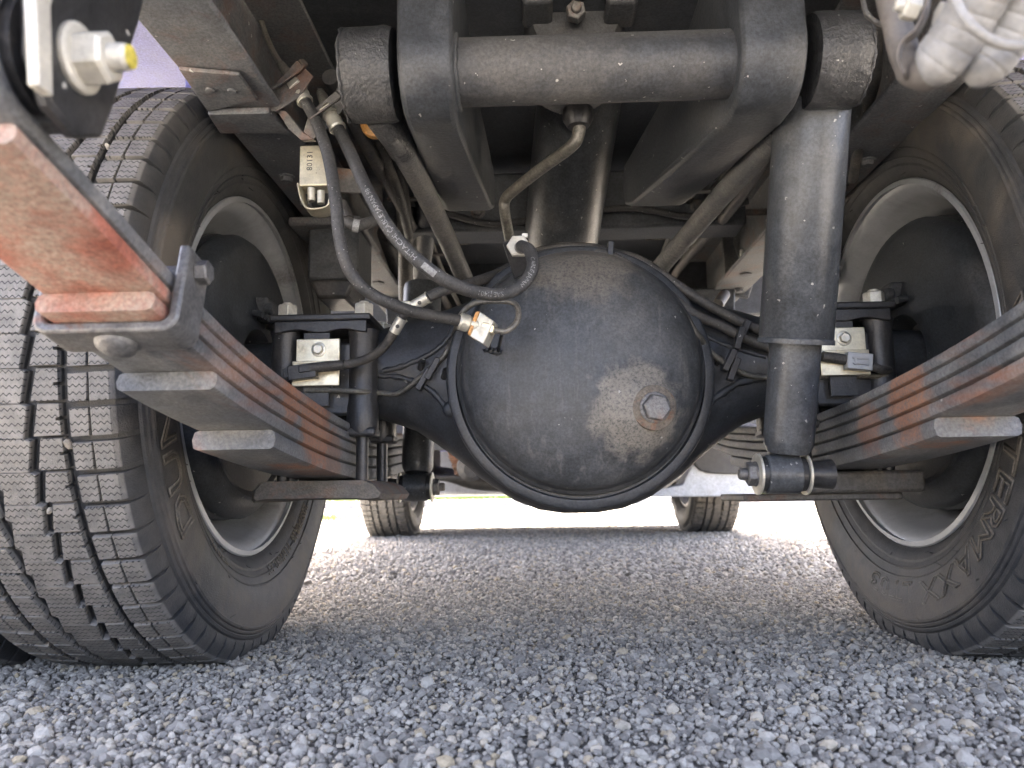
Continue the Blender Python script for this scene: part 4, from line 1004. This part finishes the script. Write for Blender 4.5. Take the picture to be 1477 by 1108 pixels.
wire([(616, 430, .79), (640, 419, .80), (680, 408, .83), (715, 396, .87), (745, 380, .90), (775, 364, .92)], .0058, 'sensor_wire', w1)
# tan plate behind the clamps
mb = MB(); P4 = [U(572, 434, .88), U(605, 434, .88), U(606, 444, .88), U(590, 456, .88), U(572, 446, .88)]; mb.prism(P4, (0, .004, 0)); add('clamp_stay', mb, M['zinc'], w1, bevel=.001)
# wires and pipes over the top of the differential and down the right
w2 = wire([(735, 390, .90), (765, 368, .90), (800, 358, .885), (845, 357, .875), (885, 366, .868), (925, 390, .862), (960, 420, .858), (1000, 452, .858), (1040, 470, .865), (1075, 488, .868), (1115, 503, .875), (1150, 512, .88)], .0058)
w3 = wire([(765, 371, .885), (800, 364, .872), (850, 363, .862), (885, 371, .856), (920, 392, .850), (948, 412, .846), (965, 427, .843), (985, 453, .842), (1003, 480, .846), (1014, 494, .856)], .0042, 'brake_pipe', None, 'pipe')
wire([(765, 371, .884), (800, 364, .871), (850, 363, .861), (885, 371, .855), (920, 392, .849), (948, 412, .845)], .0056, 'pipe_sleeve', w3, 'hose')
wire([(1014, 494, .856), (1030, 512, .862), (1055, 530, .868), (1080, 541, .875), (1115, 545, .88), (1190, 543, .872), (1280, 542, .868)], .0032, 'brake_pipe', w3, 'pipe')
wire([(870, 362, .878), (920, 375, .872), (960, 400, .868), (1005, 430, .868), (1050, 455, .872), (1085, 472, .875), (1115, 482, .88)], .0060, 'sensor_wire', w2)
for (px, py, Y, a, hh) in ((880, 366, .856, .1, w3), (1072, 478, .858, .5, w2), (1066, 488, .856, .3, w2), (1052, 520, .858, .5, w3), (1058, 533, .856, .4, w3)):
    mb = MB(); mb.box(U(px, py, Y), (.0075, .012, .027), Matrix.Rotation(a, 3, 'Y')); add('pipe_clip', mb, M['black'], hh, bevel=.0012)
mb = MB(); mb.box(U(887, 379, .848), (.006, .006, .006)); add('pipe_tag', mb, M['amber'], w3, bevel=.001)
for (px, py) in ((1046, 480), (1034, 525)):
    q = hit(px, py); mb = MB(); mb.tube([q + Vector((0, .002, 0)), q + Vector((.003, -.010, .006))], .0035, 8); add('clip_stub', mb, M['black'], axle)

# ------------------------------------------------------------------ valve box with its stamped number
bx0 = U(457, 245, .76)
mb = MB(); mb.box(bx0, (.031, .022, .045)); vb = add('relay_box', mb, M['zinc'], truck, bevel=.0015)
mb = MB(); P4 = [U(434, 276, .752), U(478, 276, .752), U(480, 304, .752), U(446, 306, .752), U(440, 288, .752)]
ribbon([U(434, 270, .75), U(438, 290, .75), U(448, 306, .75), U(474, 304, .75), U(480, 290, .75)], (0, .024, 0), .002, 'box_bracket', M['zinc'], vb)
mb = MB(); mb.prism([U(474, 240, .775), U(520, 246, .775), U(520, 278, .775), U(474, 276, .775)], (0, .003, 0)); add('box_stay', mb, M['plate'], vb)
for (px, py) in ((449, 282), (463, 286)):
    mb = MB(); mb.cyl(U(px, py - 10, .752), U(px, py + 8, .752), .0042, n=12); add('terminal', mb, M['nut'], vb)
mb = MB(); mb.tube(smooth_path([U(492, 300, .75), U(500, 318, .748), U(512, 326, .75), U(530, 322, .76), U(552, 314, .78)]), .0062, 12); wv = add('box_wire', mb, M['wire'], vb)
mb = MB(); mb.tube([U(509, 325, .749), U(518, 327, .7505)], .0068, 14); add('tape_band', mb, M['ink'], vb)
mb = MB(); mb.tube([U(490, 295, .75), U(500, 317, .748)], [.0085, .0075], 14); add('wire_boot', mb, M['wire'], vb)
tm = text_mesh('80131', .0085, .0002); n = len(tm.vertices); co = np.zeros(n * 3); tm.vertices.foreach_get('co', co); co = co.reshape(-1, 3); out = np.zeros_like(co)
o0 = U(450, 246, .7485)
out[:, 0] = o0.x - co[:, 1] ; out[:, 2] = o0.z + co[:, 0] * 1.05; out[:, 1] = bx0.y - .011 - .0002 + co[:, 2] * .5
tm.vertices.foreach_set('co', out.ravel()); tm.update(); add('lettering', tm, M['ink_dark'], vb, ang=0)
# amber lens behind the hub and dark things above the left rail
mb = MB(); mb.lathe([(0, .004), (.001, .012), (.003, .016), (.010, .016)], U(540, 174, .74), (0, 1, 0), 24); add('amber_lens', mb, M['amber'], truck)

# ------------------------------------------------------------------ dark hardware above and ahead of the axle
def block(px0, py0, px1, py1, Y, dep, nm, m='rail_dark', bev=.004, parent=None):
    a, b = U(px0, py0, Y), U(px1, py1, Y); mb = MB(); mb.box(((a.x + b.x) / 2, Y + dep / 2, (a.z + b.z) / 2), (abs(b.x - a.x), dep, abs(a.z - b.z))); return add(nm, mb, M[m], parent or truck, bevel=bev)
block(445, 318, 516, 402, 1.02, .09, 'bump_stop'); 
mb = MB(); a = U(480, 402, 1.02); mb.prism([Vector((a.x - .033, 1.02, a.z)), Vector((a.x + .033, 1.02, a.z)), Vector((a.x + .020, 1.02, a.z - .028)), Vector((a.x - .022, 1.02, a.z - .028))], (0, .08, 0)); add('bump_stop_rubber', mb, M['black'], truck, bevel=.005)
block(1150, 318, 1215, 400, 1.05, .09, 'bump_stop')
block(415, 312, 520, 322, 1.0, .14, 'bump_stop_plate', 'rail')
for (p0, p1, w, nm, m) in (((560, 190, 1.0), (585, 430, 1.25), .012, 'wire_loom', 'wire'), ((610, 200, 1.05), (600, 440, 1.4), .018, 'exhaust_pipe', 'rail_dark'), ((560, 335, 1.3), (580, 460, 1.6), .020, 'exhaust_pipe', 'rod')):
    mb = MB(); mb.tube(smooth_path([U(*p0), (U(*p0) + U(*p1)) / 2 + Vector((.01, 0, .01)), U(*p1)]), w, 16); add(nm, mb, M[m], truck)
# slim rods across the frame
for (a, b, r, nm) in (((690, 312, 1.5), (1135, 305, 1.5), .004, 'cross_rod'), ((690, 336, 1.6), (960, 333, 1.6), .004, 'cross_rod'), ((1030, 308, 1.25), (1130, 305, 1.25), .006, 'shift_rod')):
    mb = MB(); mb.tube([U(*a), U(*b)], r, 10); add(nm, mb, M['plate'], truck)
for q in ((930, 312, 975, 345), (632, 310, 678, 352)):
    block(*q, 1.45, .004, 'rubber_flap', 'tan', .001)
mb = MB(); mb.prism([U(1040, 320, 1.5), U(1062, 315, 1.5), U(1058, 350, 1.5), U(1070, 385, 1.5), U(1090, 400, 1.5), U(1080, 430, 1.5), U(1050, 425, 1.5), U(1044, 380, 1.5)], (0, .01, 0)); add('cable_bracket', mb, M['rod'], truck, bevel=.002)
mb = MB(); mb.cyl(U(1035, 440, 1.3), U(1045, 425, 1.35), .010); add('rod_end', mb, M['plate'], truck)
for (px, py) in ((1108, 316), (1070, 360)):
    mb = MB(); mb.lathe([(0, .003), (.001, .004), (.012, .004), (.014, .002)], U(px, py, 1.3), (0, 0, -1), 12); add('pin', mb, M['nut'], truck)
# propeller shaft, gearbox, engine sump, front axle
mb = MB(); mb.cyl((0, 1.0, AX_Z), (0, 2.3, .46), .038, n=24); add('propeller_shaft', mb, M['rail_dark'], truck)
mb = MB(); mb.lathe([(0, .06), (.02, .085), (.25, .11), (.45, .16), (.55, .18), (1.3, .18), (1.35, .1)], (0, 2.3, .50), (0, 1, 0), 28); gb = add('gearbox', mb, M['cast'], truck)
mb = MB(); mb.prism([Vector((-.16, 2.85, .42)), Vector((.16, 2.85, .42)), Vector((.13, 2.85, .29)), Vector((-.13, 2.85, .29))], (0, .55, 0)); add('oil_pan', mb, M['alu'], gb, bevel=.02)
mb = MB(); mb.tube(smooth_path([(-.60, 3.45, .30), (-.45, 3.45, .285), (-.30, 3.45, .245), (0, 3.45, .235), (.30, 3.45, .245), (.45, 3.45, .285), (.60, 3.45, .30)]), .032, 14); fa = add('front_axle', mb, M['cast'], truck)
for s_ in (-1, 1):
    mb = MB(); mb.lathe([(.50, .03), (.50, .14), (.56, .15), (.66, .13), (.67, .03)], (0, 3.45, AX_Z), (s_, 0, 0), 36); add('front_brake', mb, M['cast'], fa)
    for k in range(4):
        mb = MB(); leaf_strip(mb, s_ * .36, [(y, .275 + .014 * k + .06 * ((y - 3.45) / .55) ** 2) for y in np.linspace(3.45 - .55 + .1 * (3 - k), 3.45 + .55 - .1 * (3 - k), 14)], .07, .012); add('front_leaf', mb, M['leaf_front'], fa, ang=40)
mb = MB(); mb.tube([(-.56, 3.28, .27), (.56, 3.28, .27)], .014, 12); add('track_rod', mb, M['cast'], fa)
for (x, y, z) in ((-.20, 3.0, .27), (-.30, 2.8, .30), (-.12, 3.25, .26)):
    mb = MB(); mb.lathe([(0, .01), (.01, .045), (.05, .05), (.07, .03)], (x, y, z), (.3, -1, -.2), 20); add('engine_fitting', mb, M['cast'], gb)
mb = MB(); mb.prism([U(942, 690, 2.6), U(990, 655, 2.6), U(1002, 655, 2.6), U(1000, 668, 2.6), U(980, 690, 2.6), U(962, 704, 2.6), U(938, 706, 2.6)], (0, .012, 0)); tb = add('stabiliser_bracket', mb, M['alu'], truck, bevel=.003)
hexnut(U(963, 695, 2.6), (0, -1, 0), .018, .008, 'bolt', M['clip'], tb)
# fuel tank side and front bumper: the pale panel low on the right
mb = MB(); mb.prism([Vector((-.80, 4.02, a)) + Vector((0, b, 0)) for a, b in ((.185, 0), (.20, -.02), (.45, -.02), (.46, .10), (.20, .12))], (1.6, 0, 0)); bu = add('front_bumper', mb, M['bumper'], truck, bevel=.01)
mb = MB(); mb.prism([U(*p, 2.95) for p in ((940, 707), (985, 699), (1002, 662), (1016, 682), (1065, 683), (1096, 690), (1094, 716), (940, 717))], (0, .16, 0)); add('battery_box', mb, M['bumper'], truck, bevel=.004)
mb = MB(); mb.prism([U(*p, 2.93) for p in ((1001, 640), (1001, 668), (1010, 679), (1030, 683), (1110, 686), (1110, 640))], (0, .12, 0)); add('wheel_arch', mb, M['black'], truck, bevel=.004)
mb = MB(); mb.box((0, 1.80, .72), (1.62, .03, .22)); add('bed_shade_panel', mb, M['rail_dark'], truck, bevel=.004)  # added dark panel, stands in for shade below the front of the bed
mb = MB(); mb.box((0, 2.64, .72), (1.5, .03, .74)); add('cab_shade_panel', mb, M['rail_dark'], truck, bevel=.004)  # added dark sheet over the blue cab back, its shade given as colour

# ------------------------------------------------------------------ conduits in the upper right corner
def corrugated(path, r, nm):
    path = smooth_path(path, 30); rr = []
    cum = 0
    rr = []
    for i, p in enumerate(path):
        if i: cum += (path[i] - path[i - 1]).length
        rr.append(r * math.sqrt(max(.02, 1 - max(0, 1 - cum / r) ** 2)) * (1 - .030 * max(0, math.sin(cum / .0075 * 2 * PI)) ** 4))
    mb = MB(); mb.tube(path, rr, 24); return add(nm, mb, M['conduit'], truck, ang=60)
c1 = corrugated([U(1326, 110, .338), U(1338, 103, .335), U(1357, 84, .330), U(1385, 45, .322), U(1415, -5, .312), U(1450, -60, .30)], .0118, 'conduit')
c2 = corrugated([U(1392, 116, .338), U(1404, 106, .335), U(1430, 76, .330), U(1460, 32, .322), U(1490, -20, .312), U(1525, -80, .30)], .0122, 'conduit')
mb = MB(); mb.tube(smooth_path([U(1282, -14, .372), U(1294, 36, .368), U(1304, 74, .360), U(1316, 98, .348), U(1334, 104, .338), U(1350, 92, .332)], 6), [.0070] * 18 + [.0080] * 6 + [.0090] * 7, 20); add('conduit_elbow', mb, M['conduit_tan'], c1, ang=60)
mb = MB(); mb.tube(smooth_path([U(1372, -30, .312), U(1380, 4, .305), U(1398, 34, .302), U(1425, 56, .303), U(1455, 66, .306), U(1490, 64, .312)], 8), .0022, 10); add('conduit_clamp', mb, M['conduit'], c1)
ribbon([U(1340, -10, .33), U(1335, 18, .33), U(1322, 45, .33), U(1303, 62, .332), U(1296, 85, .334), U(1306, 112, .336)], (.004, .006, 0), .0015, 'strap', M['conduit_tan'], c1)
hexnut(U(1325, 14, .333), (-1, 0, .3), .010, .007, 'nut', M['white_nut'], c1, stub=.004); hexnut(U(1352, 20, .328), (1, 0, -.2), .010, .006, 'bolt_head', M['white_nut'], c1)
mb = MB(); mb.tube(smooth_path([U(1244, -5, .50), U(1250, 20, .50), U(1268, 34, .50), U(1285, 36, .48)]), .0018, 8); add('wire', mb, M['wire'], c1)

# ------------------------------------------------------------------ body: bed floor with cross bearers, sides, cab
mb = MB(); mb.box((0, 1.22, .845), (1.70, 2.74, .03)); bed = add('bed_floor', mb, M['bed'], truck, bevel=.004)
mb = MB(); mb.box((0, 1.36, .756), (.90, 2.52, .012)); add('bed_shade_sheet', mb, M['rail_dark'], truck)  # added dark sheet hiding the blue floor, in place of shade under the middle
for yy in np.arange(.02, 2.5, .34):
    mb = MB(); mb.box((0, yy, .795), (1.62 if yy < .2 or yy > 1.7 else 1.1, .05, .068)); add('bed_bearer', mb, M['bed'], bed, bevel=.004)
for s_ in (-1, 1):
    mb = MB(); mb.box((s_ * .842, 1.22, 1.03), (.03, 2.74, .34)); add('side_board', mb, M['bed'], bed, bevel=.004)
mb = MB(); mb.box((0, -.142, 1.03), (1.65, .03, .34)); add('tail_board', mb, M['bed'], bed, bevel=.004)
mb = MB(); mb.box((0, 2.57, 1.10), (1.65, .03, .50)); add('head_board', mb, M['bed'], bed, bevel=.004)
mb = MB(); ol = [(2.68, .55), (3.02, .52), (3.06, .80), (3.86, .80), (3.92, .42), (4.10, .42), (4.12, 1.05), (3.78, 1.95), (2.72, 1.98), (2.68, 1.9)]
mb.prism([Vector((-.82, y, z)) for y, z in ol], (1.64, 0, 0)); cab = add('cab', mb, M['bed'], truck, bevel=.03)
mb = MB(); mb.prism([Vector((-.70, 4.105, 1.12)), Vector((.70, 4.105, 1.12)), Vector((.66, 3.82, 1.86)), Vector((-.66, 3.82, 1.86))], (0, .02, .006)); add('windscreen', mb, M['glass'], cab)
for s_ in (-1, 1):
    mb = MB(); mb.prism([Vector((s_ * .822, 2.95, 1.2)), Vector((s_ * .822, 3.95, 1.15)), Vector((s_ * .822, 3.72, 1.82)), Vector((s_ * .822, 2.95, 1.82))], (s_ * .006, 0, 0)); add('side_window', mb, M['glass'], cab)
for o in bpy.data.objects:
    if '_local' in o: del o['_local']

# ------------------------------------------------------------------ small hardware under the bed
for sx in (-1, 1):
    for q in range(3):
        pth = [Vector((sx * (.255 - .022 * q) + .006 * math.sin(y * 7 + q), y, .640 + .018 * q + .010 * math.sin(y * 5 + 2 * q))) for y in np.linspace(.74, 2.5, 30)]
        mb = MB(); mb.tube(pth, (.009, .005, .0065)[q], 10); wl_ = add('wire_loom', mb, M[('wire', 'pipe', 'hose')[q]], truck, ang=60)
        if q == 0:
            for y in np.arange(.85, 2.3, .28):
                mb = MB(); mb.box((sx * .238, y, .655), (.075, .012, .003)); add('loom_clip', mb, M['plate'], wl_, bevel=.001)
    for y in (.88, .96, 1.46, 1.54):
        hexnut((sx * (RW - .020), y, RZ - .0005), (0, 0, -1), .013, .007, 'bolt', M['rail'], rails[sx], washer=.010)
for x in (-.22, -.14, .14, .22):
    hexnut((x, 1.2045, .66), (0, -1, 0), .015, .008, 'bolt', M['plate'], truck, washer=.012)
for o in bpy.data.objects:
    if o.name.split('.')[0] == 'bolt' and o.parent == truck: o.name = 'cross_member_bolt'
mb = MB(); mb.tube(smooth_path([U(560, 285, 1.15), U(620, 300, 1.18), U(700, 322, 1.19), U(760, 318, 1.19), U(900, 300, 1.19), U(1000, 312, 1.18), U(1080, 290, 1.15)]), .0055, 10); add('wire_loom', mb, M['hose'], truck, ang=60)
mb = MB(); mb.tube(smooth_path([U(520, 60, .86), U(530, 130, .88), U(545, 200, .92), U(575, 280, 1.0), U(590, 340, 1.1)]), .007, 10); add('wire_loom', mb, M['wire'], truck, ang=60)
mb = MB(); mb.tube(smooth_path([U(1265, 40, .70), U(1262, 110, .74), U(1245, 180, .82), U(1230, 260, .9)]), .006, 10); add('wire_loom', mb, M['wire'], truck, ang=60)
